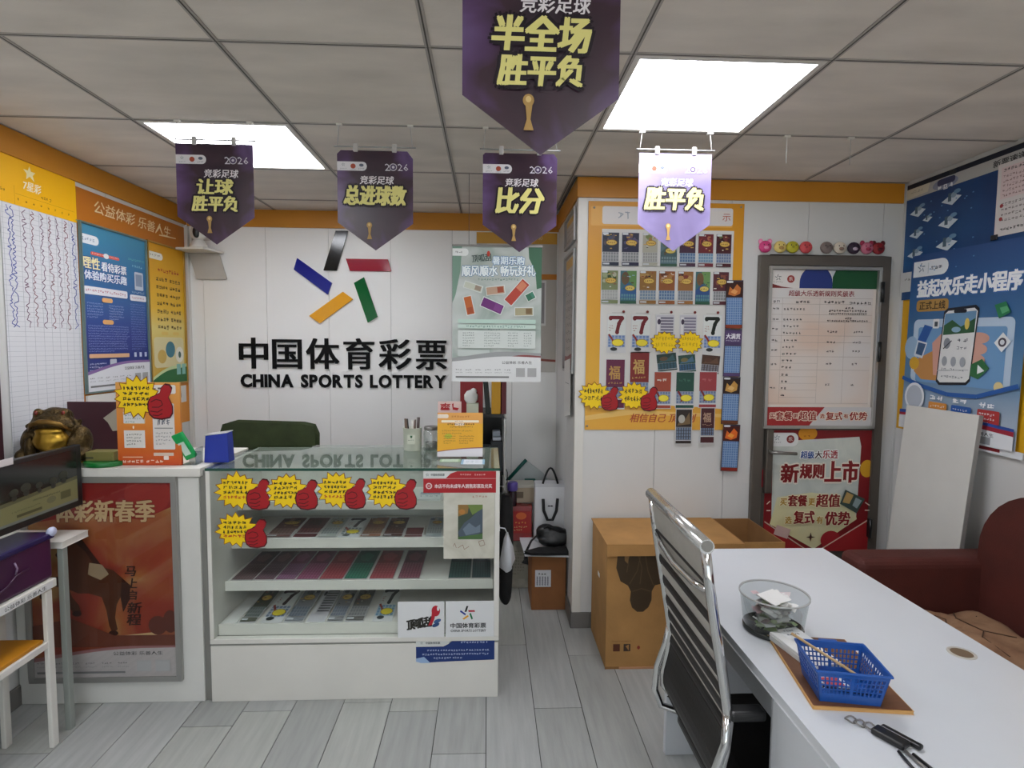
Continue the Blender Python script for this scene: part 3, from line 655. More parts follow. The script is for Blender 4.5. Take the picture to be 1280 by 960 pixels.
T4 = [(165, 320, 103, 270, 'red', ('#7a1a4a', '#e0a040'), NB, 'magenta ticket with gold character half under the lower left burst', 0), (290, 282, 105, 290, 'red', ('#a02420', '#e8b050'), NB, 'red ticket with gold character above the second burst', 0),
      (425, 296, 110, 95, 'half', ('#2a4a44', '#3a6a70', '#7a5a38'), ('#3a6a80', '#2a5058'), 'slanting dark teal ticket behind the orange-red one', -.12), (540, 300, 95, 95, 'half', ('#2c5c4c', '#4a7aa0', '#8a7a40'), ('#3a6aa0', '#2a5058'), 'green and blue ticket behind the dark green one', -.1),
      (668, 292, 102, 100, 'half', ('#5a3a28', '#7a5038', '#6a4030'), ('#8a8a98', '#5a4a48'), 'brown ticket behind the coral one', .08),
      (419, 386, 93, 200, 'mix', ('#c8482c', '#f0e0d0'), NB, 'orange-red ticket in the fourth row of the board', 0), (534, 386, 100, 198, 'mix', ('#1f5a48', '#3a7a60'), NB, 'dark green ticket in the fourth row of the board', 0), (657, 384, 96, 196, 'mix', ('#c03a40', '#d86060'), NB, 'coral red ticket in the fourth row of the board', 0)]
for k, (x, y, w_, h_, kind, ca, cb, lb, ti) in enumerate(T4):
    ticket(cx_(x), cy_(y), w_ / 4.173, h_ / 4.173, kind, ca, cb, lb, dep=.002 if k > 4 else 0, tilt=ti)
ticket(cx_(538), cy_(586), 88 / 4.173, 190 / 4.173, 'half', ('#3a2c28', '#8a6a40', '#c8c4b8'), ('#7890b0', '#4a4a58'), 'dark brown ticket hanging below the board edge under the green one', dep=.005)
ticket(cx_(670), cy_(578), 76 / 4.173, 196 / 4.173, 'red', ('#5a2024', '#d0a080'), ('#7088b0', '#4a3a48'), 'maroon ticket hanging below the board edge under the coral one', dep=.005)
t = thing('ticket_strip', 'long hanging strip of four joined scratch tickets at the right edge of the yellow board', 'tickets', (BX(918), yT - .006, BZ(595)))
arts = [('#3a1c18', '#c07038', '#8a3a20', '#e0a060'), ('#4a3a60', '#dcdce4', '#5a4a70', '#8a84a0'), ('#2a1a16', '#c09048', '#6a3a20', '#d8b070'), ('#4a1a14', '#e06a28', '#8a2a1c', '#f0a040')]
for k in range(4):
    q = bp(cx_(780 + (0 if k < 3 else 6)) + k * .4, cx_(0) - 720 + 346 + k * 61.3, 21.8, 61, .008 + .002 * (k % 2), (-.01, .01, .02, .03)[k]); q['o'] = local(q['o'], t)
    p = PR(w=22, h=61, **q, sheet='#3a3444', thick=.001); a_ = arts[k]
    p.rect(.5, 2, 21, 19, a_[0])
    if k == 1: p.rect(.5, 4, 21, 13, '#54406a'); p.text('大满贯', 2, 6, 18, 7, '#e4e2ea', off=.03); p.micro(2, 14, 18, 2, '#c8c4d4')
    else:
        p.poly([(3, 18), (5, 8), (9, 12), (14, 5), (19, 10), (18, 17), (11, 20)], a_[1]); p.poly([(6, 15), (10, 11), (15, 14), (12, 18)], a_[3]); p.rr(1, 1, 8, 2.4, .8, '#d8d8dc')
    gridcells(p, 1, 22, 20, 34, 7, 11, '#5c7cac', '#8aa4c6'); p.rect(.5, 56.5, 21, 4, a_[2] if k != 1 else '#54406a'); p.build('ticket', t)
# ------------------------------------------------------------------ burst stickers
def burst(name_lab, o, U, V, W, Hh, thumb=True, seed=0, lines=3, group=None, red=False):
    R = random.Random(seed); n = 15; w, h = 64, 44; cx, cyy = (26 if thumb else 32), 22; ax, ay = (27 if thumb else 33), 23
    out = []; inn = []
    for i in range(2 * n):
        a = PI * i / n + .1; k = 1 if i % 2 == 0 else .76
        if i % 2 == 0: k *= R.uniform(.9, 1.05)
        out.append((cx + ax * k * math.cos(a), cyy + ay * k * math.sin(a))); inn.append((cx + ax * (k - .055) * math.cos(a), cyy + ay * (k - .055) * math.sin(a)))
    p = PR(o=o, U=U, V=V, W=W, Hh=Hh, w=w, h=h, shape=out, sheet='#8a4a10', thick=.001)
    p.poly(inn, '#f2cc10')
    for i in range(lines):
        c = '#2a2410' if i < lines - 1 or not red else '#c05a20'
        p.scrawl(cx - ax * .6, cyy - ay * .5 + i * ay * 1.0 / lines, ax * (1.1 if thumb else 1.2), ay * .75 / lines, c if thumb else '#a88010', n=5 + (seed + i) % 3, wd=.8 if thumb else .5)
    if thumb:
        T_ = [(0, .5), (.1, .36), (.3, .3), (.45, .24), (.52, .08), (.66, -.02), (.84, 0), (.93, .1), (.88, .24), (.78, .36), (.86, .48), (.93, .62), (.93, .82), (.82, .95), (.5, 1.0), (.2, .97), (.04, .86), (-.02, .68)]
        g = lambda k: [(37 + 14 + (a - .47) * 27 * k, 27 + (b - .5) * 34 * k) for a, b in T_]
        p.poly(g(1.1), '#4a0a10'); p.poly(g(1.0), '#a2161e'); f = lambda a, b: (37 + 14 + (a - .47) * 27, 27 + (b - .5) * 34)
        d = p.lay(); p.line([f(.08, .5), f(.3, .42), f(.5, .46), f(.56, .58), f(.4, .66), f(.12, .66)], 1.1, '#5a0a10', d); p.line([f(.06, .78), f(.35, .81), f(.55, .72)], 1.1, '#5a0a10', d); p.line([f(.14, .9), f(.36, .92), f(.54, .85)], 1.1, '#5a0a10', d)
    return tag(p.build('burst_sticker'), name_lab, 'sticker', group)
XV, ZV = (1, 0, 0), (0, 0, -1)
gb = 'yellow burst stickers on the ticket board'
for (x, y, w_, h_, th, sd, lb) in ((22, 440, 210, 152, 1, 11, 'yellow burst sticker with red thumb at the lower left corner of the ticket board'), (232, 440, 204, 154, 1, 12, 'yellow burst sticker with red thumb under the red ticket on the board'),
                                  (390, 170, 152, 122, 0, 13, 'plain thumbless yellow burst sticker on the left striped ticket'), (532, 170, 140, 120, 0, 14, 'plain thumbless yellow burst sticker on the right striped ticket')):
    burst(lb, (BX(cx_(x)), yT - .0075 - .0012 * (sd % 2), BZ(cy_(y))), XV, ZV, w_ / 4.173 * .004187, h_ / 4.173 * .004077, bool(th), sd, 2, gb)
yG = 2.3275
gc = 'yellow burst stickers on the glass counter'
for k, (x0, x1, z0, z1, lb) in enumerate(((-1.115, -.895, .982, .828, 'first yellow burst sticker with red thumb in the top row on the glass'), (-.91, -.7, .978, .828, 'second yellow burst sticker with red thumb in the top row on the glass'),
                                     (-.704, -.505, .983, .83, 'third yellow burst sticker with red thumb in the top row'), (-.505, -.295, .98, .828, 'fourth yellow burst sticker with red thumb beside the red notice on the glass'), (-1.118, -.91, .812, .668, 'lone yellow burst sticker with red thumb in the second row on the glass'))):
    burst(lb, (x0, yG - .002 - .0014 * (k % 2), z0), XV, ZV, x1 - x0, z0 - z1, True, 20 + k, 4, gc, red=k in (0, 2, 4))
# ------------------------------------------------------------------ door in the front wall of the pillar block
DM = M('door_frame_bronze', '#635c55', .4, .35, noise=.06)
fr = MB()
for b in ((1.397, 1.45, 0, 1.985), (2.048, 2.095, 0, 1.985), (1.45, 2.048, 1.932, 1.985)): fr.box(b[0], b[1], YP - .03, YP - .0005, b[2], b[3], DM)
d1 = struct(fr.build('door_1', bevel=.003))
MB().box(1.452, 2.046, YP - .014, YP - .001, .01, 1.93, M('door_leaf', '#55504a', .5, .2)).build('door_leaf', d1, bevel=.002)
for z in (1.8, 1.49, .55): MB().box(2.036, 2.052, YP - .05, YP - .03, z - .05, z + .05, BLACK).tube([(2.044, YP - .046, z - .052), (2.044, YP - .046, z + .052)], .009, BLACK, 8).build('hinge', d1)
MB().box(1.462, 1.498, YP - .048, YP - .014, .74, 1.08, M('handle_plate', '#6a645c', .35, .6)).build('lock_plate', d1, bevel=.004)
MB().tube([(1.48, YP - .046, .965), (1.48, YP - .085, .965), (1.5, YP - .09, .965), (1.6, YP - .09, .96)], .009, STEEL, 8).build('door_handle', d1)
# upper framed prize table
t = thing('framed_poster', 'tall silver framed table of fine text on the upper half of the door', 'poster', (1.74, YP - .016, 1.09))
p = PRt(t, Fp(1.462, 2.025, 1.91, 1.1, YP - .024), 142, 208, sheet='#e2d6cc', thick=.006)
PEACH = ramp('peach_print', [(.35, '#dcc3b2'), (.5, '#dccfc6'), (.7, '#d8d6d6')], scale=3, detail=1)
p.rect(0, 0, 142, 24, '#e2dcd8'); p.ell(60, 16, 22, 22, '#2c3c7c', a0=180, a1=360, n=16); p.rect(38, 16, 44, 8, '#2c3c7c'); p.rect(82, 0, 60, 24, '#1f5030'); p.poly([(78, 0), (86, 0), (82, 9)], '#c8ccd0')
p.poly([(0, 18), (14, 22), (30, 24), (0, 24)], '#7a2a28'); p.star_logo(9, 10, .07, cols=('#808080',) * 5); p.micro(3, 15, 13, 2, '#8a8a8a'); p.ell(26, 12, 5, 5, '#9a3a34'); p.text('乐', 23.4, 9.2, 5.2, 5.2, '#e8d8d0', off=.02)
p.rect(0, 24, 138, 156, PEACH)
p.text('超级大乐透新规则奖级表', 24, 27, 88, 7.5, '#8a2c34', off=.02)
rows = [50, 64, 73, 82, 92, 101, 110, 119, 128, 138, 147, 156, 166, 175]
p.micro(4, 40, 9, 4, '#302828', dens=5); p.micro(34, 40, 20, 4, '#302828', dens=5); p.micro(72, 40, 28, 4, '#302828', dens=5); p.micro(106, 41, 30, 4, '#302828', dens=5)
d = p.lay()
for y in (37, 45, 59, 68.5, 87, 96, 115, 133, 178): p.line([(2, y), (137, y)], .35, '#a89890', d)
for y in (78, 106, 124, 142, 151, 160, 170): p.line([(16, y), (66, y)], .3, '#a89890', d)
for x in (16, 66, 101): p.line([(x, 37 if x < 100 else 68), (x, 178)], .3, '#a89890', d)
for k, y in enumerate(rows[:-1]): p.micro(18, y, (30, 26, 22, 26, 21, 17, 21, 16, 15, 11, 10, 9, 8)[k], 3.2, '#1e1a1a', dens=5, gap=.5)
for k, y in ((0, 50), (1, 64), (2, 77), (3, 92), (4, 105), (5, 124), (6, 156)): p.micro(3, y, 9, 2.8, '#403838', dens=5)
p.micro(100, 48, 12, 3.2, '#302828', dens=5); p.micro(78, 52, 52, 3, '#302828', dens=5); p.micro(78, 56, 52, 2.6, '#302828', dens=5); p.micro(100, 62, 10, 3, '#302828', dens=5); p.micro(76, 65.5, 56, 2.8, '#302828', dens=5)
for y, a_, b_ in ((80, 14, 14), (94, 12, 12), (106, 11, 11), (123, 9, 8), (151, 7, 6)): p.micro(77, y, a_, 3, '#403838', dens=5); p.micro(112, y, b_, 3, '#605858', dens=5)
p.rect(0, 183, 142, 25, '#c8c4c4'); p.poly([(0, 183), (78, 183), (58, 208), (0, 208)], '#9c2c2c')
for tx, x, w_, s_ in (('买', 4, 7, 7), ('套餐', 12, 22, 11), ('更', 36, 6, 6), ('超值', 43, 24, 12), ('选', 72, 6, 6), ('复式', 80, 22, 11), ('有', 104, 6, 6), ('优势', 112, 24, 11)):
    p.text(tx, x, 195 - s_ / 2, w_, s_, '#8c2422', off=.03, halo='#ecd8c4', hw=.9)
p.build('poster_print', t)
ft = M('silver_frame', '#b4b2ae', .3, .7, noise=.03)
frame_strips(t, 1.445, 2.042, 1.928, 1.084, YP - .016, .016, -.026, ft, axis='y')
t = thing('door_poster', 'red and cream poster on the lower half of the door under the silver frame', 'poster', (1.74, YP - .016, .44))
p = PRt(t, Fp(1.475, 2.046, 1.072, .42, YP - .0175), 134, 152, sheet='#7c1c20')
CRUM = ramp('crumpled_paper_print', [(.3, '#b4bab4'), (.5, '#c2c6bf'), (.7, '#d0d2c8')], scale=5, detail=5, dist=1.2)
p.ell(52, 4, 12, 9, '#d08a20'); p.micro(47, 6, 10, 3, '#9a5a18'); p.ell(130, 48, 9, 11, '#d09a28'); p.ell(2, 60, 12, 13, '#a01c2c')
p.poly([(8, 14), (118, 8), (121, 20), (119, 112), (10, 120)], CRUM); p.poly([(16, 84), (60, 78), (112, 86), (120, 112), (66, 150), (8, 118)], ramp('yellow_stain_print', [(.35, '#d8cf9c'), (.7, '#ccc9ac')], scale=4))
p.rr(2, 3, 38, 17, 7, '#dcdcda', left=False); p.star_logo(13, 9, .06, cols=('#808890',) * 5); p.micro(7, 14, 12, 2, '#8a8a8a'); p.ell(30, 11, 5, 5, '#7c2c2c'); p.text('乐', 27.5, 8.4, 5, 5, '#d8c8c0', off=.02)
p.text('超级', 44, 26, 17, 9, '#2c4c8c', off=.03, halo='#e8e8e4', hw=1.3); p.text('大', 62, 26, 9, 9, '#402828', off=.03, halo='#e8e8e4', hw=1.3); p.text('乐透', 72, 25, 19, 10, '#9c2c34', off=.03, halo='#e8e8e4', hw=1.3)
d1_, = (None,)
for tx, x, y, w_, h_ in (('新', 20, 42, 22, 23), ('规则', 44, 42, 30, 18), ('上市', 76, 38, 42, 27)): p.text(tx, x, y, w_, h_, '#7c1a1c', off=.045, halo='#e6dccc', hw=1.8)
for tx, x, y, w_, h_, c in (('买', 20, 85, 8, 9, '#b08838'), ('套餐', 30, 81, 24, 14, '#7c1a1c'), ('更', 56, 85, 8, 9, '#b08838'), ('超值', 66, 80, 30, 16, '#7c1a1c'), ('选', 27, 108, 8, 9, '#b08838'), ('复式', 38, 101, 26, 16, '#7c1a1c'), ('有', 67, 108, 8, 9, '#b08838'), ('优势', 78, 102, 32, 17, '#7c1a1c')):
    p.text(tx, x, y, w_, h_, c, off=.04, halo='#e8dcb8', hw=1)
p.poly([(102, 74), (128, 86), (118, 104), (96, 92)], '#3c4a44'); p.poly([(104, 77), (113, 81), (108, 92), (99, 90)], '#b09058'); p.poly([(116, 84), (124, 88), (118, 98), (112, 94)], '#8a9a9c')
p.poly([(0, 116), (56, 152), (0, 152)], '#9a2226'); p.poly([(134, 110), (72, 152), (134, 152)], '#9a2226'); p.ell(86, 138, 13, 12, '#9a1c24'); p.line([(134, 112), (70, 152)], 1.4, '#d8b8a8'); p.line([(0, 114), (58, 152)], 1.4, '#c8a898')
p.poly([(60, 128), (61.4, 133), (66, 134), (61.4, 135), (60, 140), (58.6, 135), (54, 134), (58.6, 133)], '#402020')
p.poly([(16, 118), (34, 124), (30, 136), (12, 130)], '#c8a8a0')
for a_ in ((2, 92, 6, 88), (2, 100, 7, 100), (128, 90, 134, 94), (128, 100, 134, 100)): p.line([a_[:2], a_[2:]], 1.2, '#e0c8b8')
p.build('poster_print', t)
# the little round heads above the door
def head_toy(x, body, ear, lab, kind):
    t = thing('wall_ornament', lab, 'ornament', (x, YP - .001, 2.028), group='small round ornaments above the door')
    bm_ = M('toy_' + body.strip('#'), body, .6, noise=.05); em = M('toy_' + ear.strip('#'), ear, .6, noise=.05)
    MB().ball((0, -.014, 0), (.034, .014, .031), bm_, 16).build('head', t)
    if kind == 'ears':
        for s_ in (-1, 1): MB().ball((s_ * .024, -.012, .027), (.013, .007, .014), em, 10).build('ear', t)
    if kind in ('ears', 'snout'): MB().ball((0, -.028, -.006), (.014, .006, .009), em, 10).build('snout', t)
    if kind == 'plain': MB().ball((-.002, -.027, .0), (.008, .004, .007), em, 8).build('nose', t)
    for s_ in (-1, 1): MB().ball((s_ * .012, -.0265, .009), (.003, .002, .004), BLACK, 8).build('eye', t)
for a_ in ((1.428, '#c83c78', '#e88ab0', 'bright pink round ornament with two ears, first from the left above the door', 'ears'), (1.507, '#d8c070', '#b08a50', 'pale yellow round ornament above the door', 'snout'), (1.572, '#b0a828', '#908a20', 'lime yellow round ornament above the door', 'plain'),
           (1.643, '#c84c50', '#b03a44', 'coral red round ornament above the door', 'plain'), (1.753, '#7a6c68', '#645854', 'grey-brown round ornament above the door', 'plain'), (1.825, '#cfc4b4', '#8a7060', 'cream white round ornament with brown nose above the door', 'snout'),
           (1.898, '#2c1c30', '#b8a8b8', 'near-black round ornament with light spot above the door', 'snout'), (1.968, '#c06a80', '#a02848', 'rosy pink round ornament with ears, second from the right above the door', 'ears'), (2.03, '#8a1c24', '#5a1018', 'dark red round ornament with ears, last on the right above the door', 'ears')):
    head_toy(*a_)
# ------------------------------------------------------------------ right wall posters
def Rp(yl, yr, zt, zb, x): return dict(o=(x, yl, zt), U=(0, -1, 0), V=(0, 0, -1), W=yl - yr, Hh=zt - zb)
tag(MB().box(XR - .004, XR - .001, 1.9, 2.888, 1.09, 2.25, M('yellow_board_face', '#d8a218', .5)).build('yellow_board'), 'yellow backing board behind the blue posters on the right wall', 'board')
t = thing('wall_poster', 'dark blue poster with small white island drawings high on the right wall', 'poster', (XR - .01, 2.5, 1.76))
DB = ramp('deep_blue_print', [(.3, '#12386a'), (.6, '#16487c'), (.8, '#2066a0')], scale=3)
p = PRt(t, Rp(2.89, 1.9, 2.345, 1.76, XR - .0125), 170, 100, sheet=DB)
p.rect(0, 0, 170, 4, '#1a2030'); p.rect(0, 4, 170, 9, '#b4b4b2'); p.poly([(0, 4), (26, 4), (24, 11), (0, 12)], '#cfcab8'); p.micro(5, 6, 14, 3, '#a8a090')
p.ell(42, 9, 13, 4.5, '#8890a8'); p.rr(34, 5, 18, 5, 2, '#3c4060'); p.micro(35, 10, 17, 4, '#e4e6ea', dens=5); p.text('新票速递', 86, 6, 26, 5, '#26262a', off=.02)
def island(x, y, k, c='#c8d4dc'):
    p.poly([(x - 9 * k, y + 2 * k), (x, y - 2 * k), (x + 9 * k, y + 1 * k), (x + 1 * k, y + 6 * k)], c); p.rect(x - 3 * k, y - 3 * k, 3 * k, 6 * k, '#4a6070'); p.ell(x + 2 * k, y - 1 * k, 2.5 * k, 2 * k, '#8aa0b0'); p.ell(x + 5 * k, y - 3 * k, 3 * k, 1.5 * k, '#6a90b0')
for x, y, k in ((14, 24, 1), (14, 43, .9), (14, 60, 1), (26, 33, .6), (50, 22, 1.1), (48, 40, 1.1), (48, 57, 1.2), (42, 72, .5)): island(x, y, k)
R = random.Random(5)
for _ in range(26): x, y = R.uniform(22, 76), R.uniform(16, 80); p.rect(x, y, 1.4, .9, '#5a8ab8')
p.build('poster_print', t)
t = thing('paper_notice', 'white printed notice sheet at the right edge of the frame over the dark blue poster', 'notice', (XR - .016, 2.2, 1.98))
p = PRt(t, Rp(2.36, 2.03, 2.285, 1.985, XR - .0165), 60, 55, sheet='#d8d2d0')
p.rect(3, 3, 56, 24, '#dcc8c8'); p.micro(5, 4, 24, 2.5, '#4a4040', dens=5); p.para(5, 9, 40, 5, 3.6, '#8a6a6a'); p.para(5, 30, 46, 4, 4, '#6a6060'); p.micro(5, 49, 50, 2.4, '#303030', dens=5); p.ell(5, 32, 1.5, 1.5, '#a04040'); p.ell(5, 42, 1.5, 1.5, '#a04040')
p.build('notice_print', t)
for y, z in ((2.36, 1.985), (2.6, 2.33)): tag(MB().box(XR - .022, XR - .017, y - .02, y + .012, z - .012, z + .01, M('binder_clip', '#24262c', .4)).build('clip', bevel=.002), 'dark clip at the %s' % ('lower corner of the white printed notice' if z < 2 else 'top of the dark blue poster'), 'clip')
tag(PR(**Rp(2.89, 2.79, 1.9, 1.8, XR - .018), w=10, h=10, sheet='#c9c8c6').micro(2, 3, 5, 1.5, '#555555').build('paper_corner'), 'small white paper corner peeking out left of the phone poster', 'paper')
t = thing('phone_poster', 'large light blue poster of a hand holding a smartphone on the right wall', 'poster', (XR - .02, 2.5, 1.1))
SKYP = ramp('sky_blue_print', [(0, '#c4ccd4'), (.3, '#6288aa'), (.55, '#40709c'), (.8, '#305c90'), (1, '#2a4c82')], axis=2)
q = dict(o=(XR - .021, 2.815, 1.975), U=(0, -1, -.02), V=(0, .02, -1), W=.64, Hh=.87)
p = PRt(t, q, 100, 136, sheet=SKYP)
p.rr(2, 5, 34, 12, 6, '#e6eaee', left=False); p.star_logo(10, 10, .06, cols=('#8090a0',) * 5); p.line([(17, 7), (17, 15)], .4, '#a0a8b0'); p.micro(20, 9.5, 11, 3, '#606a78', dens=5)
p.text('益起欢乐走小程序', 8, 20, 87, 13, '#f2f5f8', off=.05, halo='#3a6cb0', hw=.5)
p.rr(8, 35, 31, 9, 3, '#b08a4c'); p.text('正式上线', 11, 36.5, 25, 6, '#40301c', off=.03)
p.rr(7, 50, 86, 48, 4, '#b8cce0'); p.rr(12, 56, 76, 42, 2, '#6f9cc8')
p.ell(6, 72, 7, 9, '#9ab8d4'); p.poly([(14, 80), (32, 72), (34, 96), (18, 96), (10, 90)], '#c08a50'); p.ell(10, 84, 5, 5, '#d8a838')
p.poly([(18, 54), (26, 56), (20, 68), (12, 66)], '#2a5aa0'); p.poly([(12, 66), (22, 68), (18, 80), (9, 78)], '#d0d8e0'); p.poly([(13, 67.5), (20.6, 69), (17.4, 78), (11, 76.6)], '#3c5a80')
for k in range(4): p.ell(67, 64 + k * 7.5, 8.5 - k, 4, '#d0a090')
p.poly([(27, 68), (36, 60), (36, 92), (30, 92)], '#cf9c8c')
A = [(36, 45), (39, 42.5), (63, 41), (66, 43.5), (63, 94), (60, 97), (36, 99), (33, 96.5)]
p.poly(A, '#20242e'); f = lambda k, c: p.poly([((x - 49.5) * k + 49.5, (y - 70) * k + 70) for x, y in A], c); f(.93, '#e0e2e2')
p.poly([(37.2, 46.5), (64, 45), (63.4, 60), (36.6, 62)], '#6a94b8'); p.poly([(36.8, 55), (44, 51), (52, 56), (63.6, 50), (63.4, 60), (36.6, 62)], '#2f5a3c'); p.ell(48, 58, 4, 2, '#8ab0c8'); p.ell(57, 54, 2, 4, '#d8c060'); p.rr(45, 43.6, 11, 2.6, 1.2, '#20242e')
p.ell(41, 68, 3, 4, '#8a9098'); p.line([(38, 72), (45, 66)], .8, '#40444c'); p.micro(50, 64, 10, 3, '#505860'); p.micro(50, 70, 9, 2.4, '#707880')
for k in range(3): p.ell(40 + 8 * k, 81, 2.4, 3.6, '#a0a6ae'); p.micro(37.5 + 8 * k, 86, 5, 1.6, '#606870')
p.micro(38, 91, 20, 2, '#707880'); p.poly([(34, 88), (61.6, 86), (61.6, 86.5), (34, 88.5)], '#b0b4b8')
p.poly([(78, 42), (86, 40), (90, 47), (82, 51)], '#2a7a50'); p.poly([(82, 44), (87, 43), (89, 46), (84, 48)], '#5aa878'); p.rr(27, 50, 6, 7, 1, '#e0e4e8'); p.rect(28.6, 52, 3, 3.6, '#404850')
p.poly([(86, 60), (92, 66), (86, 73), (80, 67)], '#e4e8ea'); p.ell(86, 66.5, 3, 3, '#4a4450'); p.ell(86, 66.5, 1.7, 1.7, '#d8dce0')
p.poly([(64, 82), (72, 78), (78, 84), (70, 92), (63, 90)], '#2f6a40'); p.poly([(69, 82), (74.5, 86), (69, 88.5)], '#e8eef0'); p.ell(86, 96, 3.5, 3.5, '#dcc890')
p.line([(0, 96), (20, 101), (45, 105), (70, 104), (100, 94)], 3, '#2a5ca4')
p.ell(14, 110, 10, 11, '#dfe4ea'); p.ell(14, 110, 8, 9, '#b4bcc8'); p.micro(6, 122, 17, 3, '#d0d8e8')
for k, (c, x) in enumerate((('#d89040', 29), ('#2c5ca8', 50), ('#b03838', 72))): p.micro(x + 1, 107, 13, 4, '#f0f2f4', dens=5); p.rr(x, 112, 17, 14, 1, c); p.para(x + 1.5, 114, 14, 3, 3, '#e8e8e8')
p.wave(122, 121, 2, '#2c4c98', ph=3.4, per=.5); p.wave(124.5, 123, 2, '#a02c3c', ph=3.4, per=.5); p.wave(126.5, 126, 2, '#dfe2e6', ph=3.4, per=.5)
p.text('公益体彩 乐善人生', 56, 127, 30, 2.6, '#404040', off=.01); p.micro(58, 133, 14, 1.4, '#888888')
p.rect(76, 130, 8, 5, '#9a9ca0'); p.build('poster_print', t)
p = PRt(t, dict(o=(XR - .021, 2.797, 1.106), U=(0, -1, -.02), V=(0, .02, -1), W=.64, Hh=.03), 100, 5, sheet='#dfe2e6'); p.rect(60, 1, 24, 2.4, '#8a2a30'); p.build('poster_foot', t)
# ------------------------------------------------------------------ leaning white board
t = thing('leaning_board', 'tall white melamine board leaning against the right wall beside the door', 'board', (2.05, 2.52, 0))
T = Matrix.Translation((-.06, 0, 0)) @ Matrix.Rotation(math.radians(4.9), 4, 'Y')
MB().box(0, .018, -.21, .21, .003, 1.232, WHITE2, T=T).build('panel', t, bevel=.002)
MB().box(.0, .018, -.2125, -.2102, .003, 1.232, M('edge_band_grey', '#8f8d8a', .5), T=T).build('edge_band', t)
# ------------------------------------------------------------------ sofa
SOFA = M('brown_red_fabric', '#4e1d15', .75, noise=.14, scale=8, bump=.15, bscale=180)
SEATM = ramp('worn_seat_cover', [(.25, '#6b4a34'), (.45, '#8f6b50'), (.6, '#9c795c'), (.75, '#7c5a40')], scale=7, detail=6, rough=.8, dist=.6)
t = thing('sofa', 'brown-red fabric sofa with a worn tan seat behind the white desk', 'sofa', (1.75, 1.3, 0))
MB().box(-.25, .40, .85, 1.0, .02, .66, SOFA).build('armrest', t, bevel=.035, seg=4)
MB().box(-.25, .40, -1.2, -1.04, .02, .66, SOFA).build('armrest', t, bevel=.035, seg=4)
prof = [(-1.03, .05), (.84, .05), (.84, .70)] + [(.60 + .24 * math.cos(a_ * PI / 16), .70 + .245 * math.sin(a_ * PI / 16)) for a_ in range(1, 8)] + [(.6, .945), (-.85, .945), (-.95, .92), (-1.03, .82)]
MB().prism(prof, .25, .41, SOFA, axis='x').build('backrest', t, bevel=.03, seg=4)
MB().box(-.36, .25, -1.035, .848, .08, .33, SOFA).build('base', t, bevel=.02, seg=3)
# seat cushion with sags and creases
nx, ny = 24, 60; vs = []; fs = []
def sz(u, v):
    x = -.38 + .625 * u; y = -1.03 + 1.875 * v
    z = .47 - .02 * math.sin(u * PI) * math.sin(v * PI) + .008 * math.sin(x * 21 + 3 * math.sin(y * 9)) * math.sin(y * 17) + .005 * math.sin(x * 40 + y * 33)
    e = min(u, 1 - u, v * 3, (1 - v) * 3); z -= .05 * max(0, 1 - e / .08) ** 2
    return (x, y, z)
for j in range(ny + 1):
    for i in range(nx + 1): vs.append(sz(i / nx, j / ny))
for j in range(ny):
    for i in range(nx): a_ = j * (nx + 1) + i; fs.append((a_, a_ + 1, a_ + nx + 2, a_ + nx + 1))
n0 = len(vs); rim = [i for i in range(nx + 1)] + [(j + 1) * (nx + 1) - 1 for j in range(1, ny + 1)] + [ny * (nx + 1) + i for i in range(nx - 1, -1, -1)] + [j * (nx + 1) for j in range(ny - 1, 0, -1)]
for k, i in enumerate(rim): vs.append((vs[i][0], vs[i][1], .33))
for k in range(len(rim)): k2 = (k + 1) % len(rim); fs.append((rim[k2], rim[k], n0 + k, n0 + k2))
MB().add(vs, fs, SEATM, True).build('seat_cushion', t)
CRS = M('crease_dark', '#4a3020', .8)
m = MB()
for pth in ([(.12, .82), (.06, .74), (.1, .66), (.04, .6), (.05, .5)], [(.2, .82), (.22, .80), (.16, .76)], [(-.02, .78), (.02, .74), (-.01, .7)], [(.1, .66), (.17, .6)], [(.19, .5), (.12, .42), (.15, .3)]):
    pp = []
    for x, y in pth: u = (x + .38) / .625; v = (y + 1.03) / 1.875; pp.append((x, y, sz(u, v)[2] + .0005))
    m.tube(pp, .0025, CRS, 5)
m.build('seat_creases', t)
# ------------------------------------------------------------------ cardboard boxes by the pillar
t = thing('cardboard_box', 'big closed cardboard box with an upside-down dark bust printed on its front', 'box', (.87, 2.71, 0))
bx_ = MB().box(-.315, .31, -.185, .185, .002, .598, CARD); bx_.build('body', t, bevel=.003)
MB().box(-.322, .318, -.205, .19, .599, .604, CARD).box(-.322, .318, -.21, -.202, .55, .604, CARD).build('top_flap', t)
MB().box(-.316, -.25, -.1865, -.185, .0, .012, CARDIN).box(-.25, .2, -.19, -.185, .001, .01, M('flap_edge', '#b98a68', .8)).build('bottom_edge', t)
p = PR(o=(-.315, -.186, .59), U=XV, V=ZV, W=.62, Hh=.58, w=176, h=166, sheet=CARD, thick=.0006)
BR = '#443626'; BR2 = '#5c4a34'
p.poly([(14, 6), (96, 6), (92, 30), (84, 44), (72, 52), (64, 54), (60, 62), (60, 74), (56, 84), (49, 90), (41, 90), (34, 84), (31, 74), (32, 62), (28, 54), (18, 48), (12, 30)], BR)
for l_ in ([(40, 10), (46, 30), (44, 52)], [(30, 52), (40, 34), (44, 12)], [(62, 54), (54, 34), (50, 12)], [(24, 8), (28, 22), (26, 36)], [(34, 62), (46, 58), (58, 62)], [(80, 10), (72, 26)]): p.line(l_, 1.1, BR2)
p.poly([(22, 8), (30, 8), (27, 24), (23, 20)], '#8a6a42')
for k, c in ((0, '#5a3020'), (1, '#40302a')): p.rect(10 + 14 * k, 134, 9, 10, c)
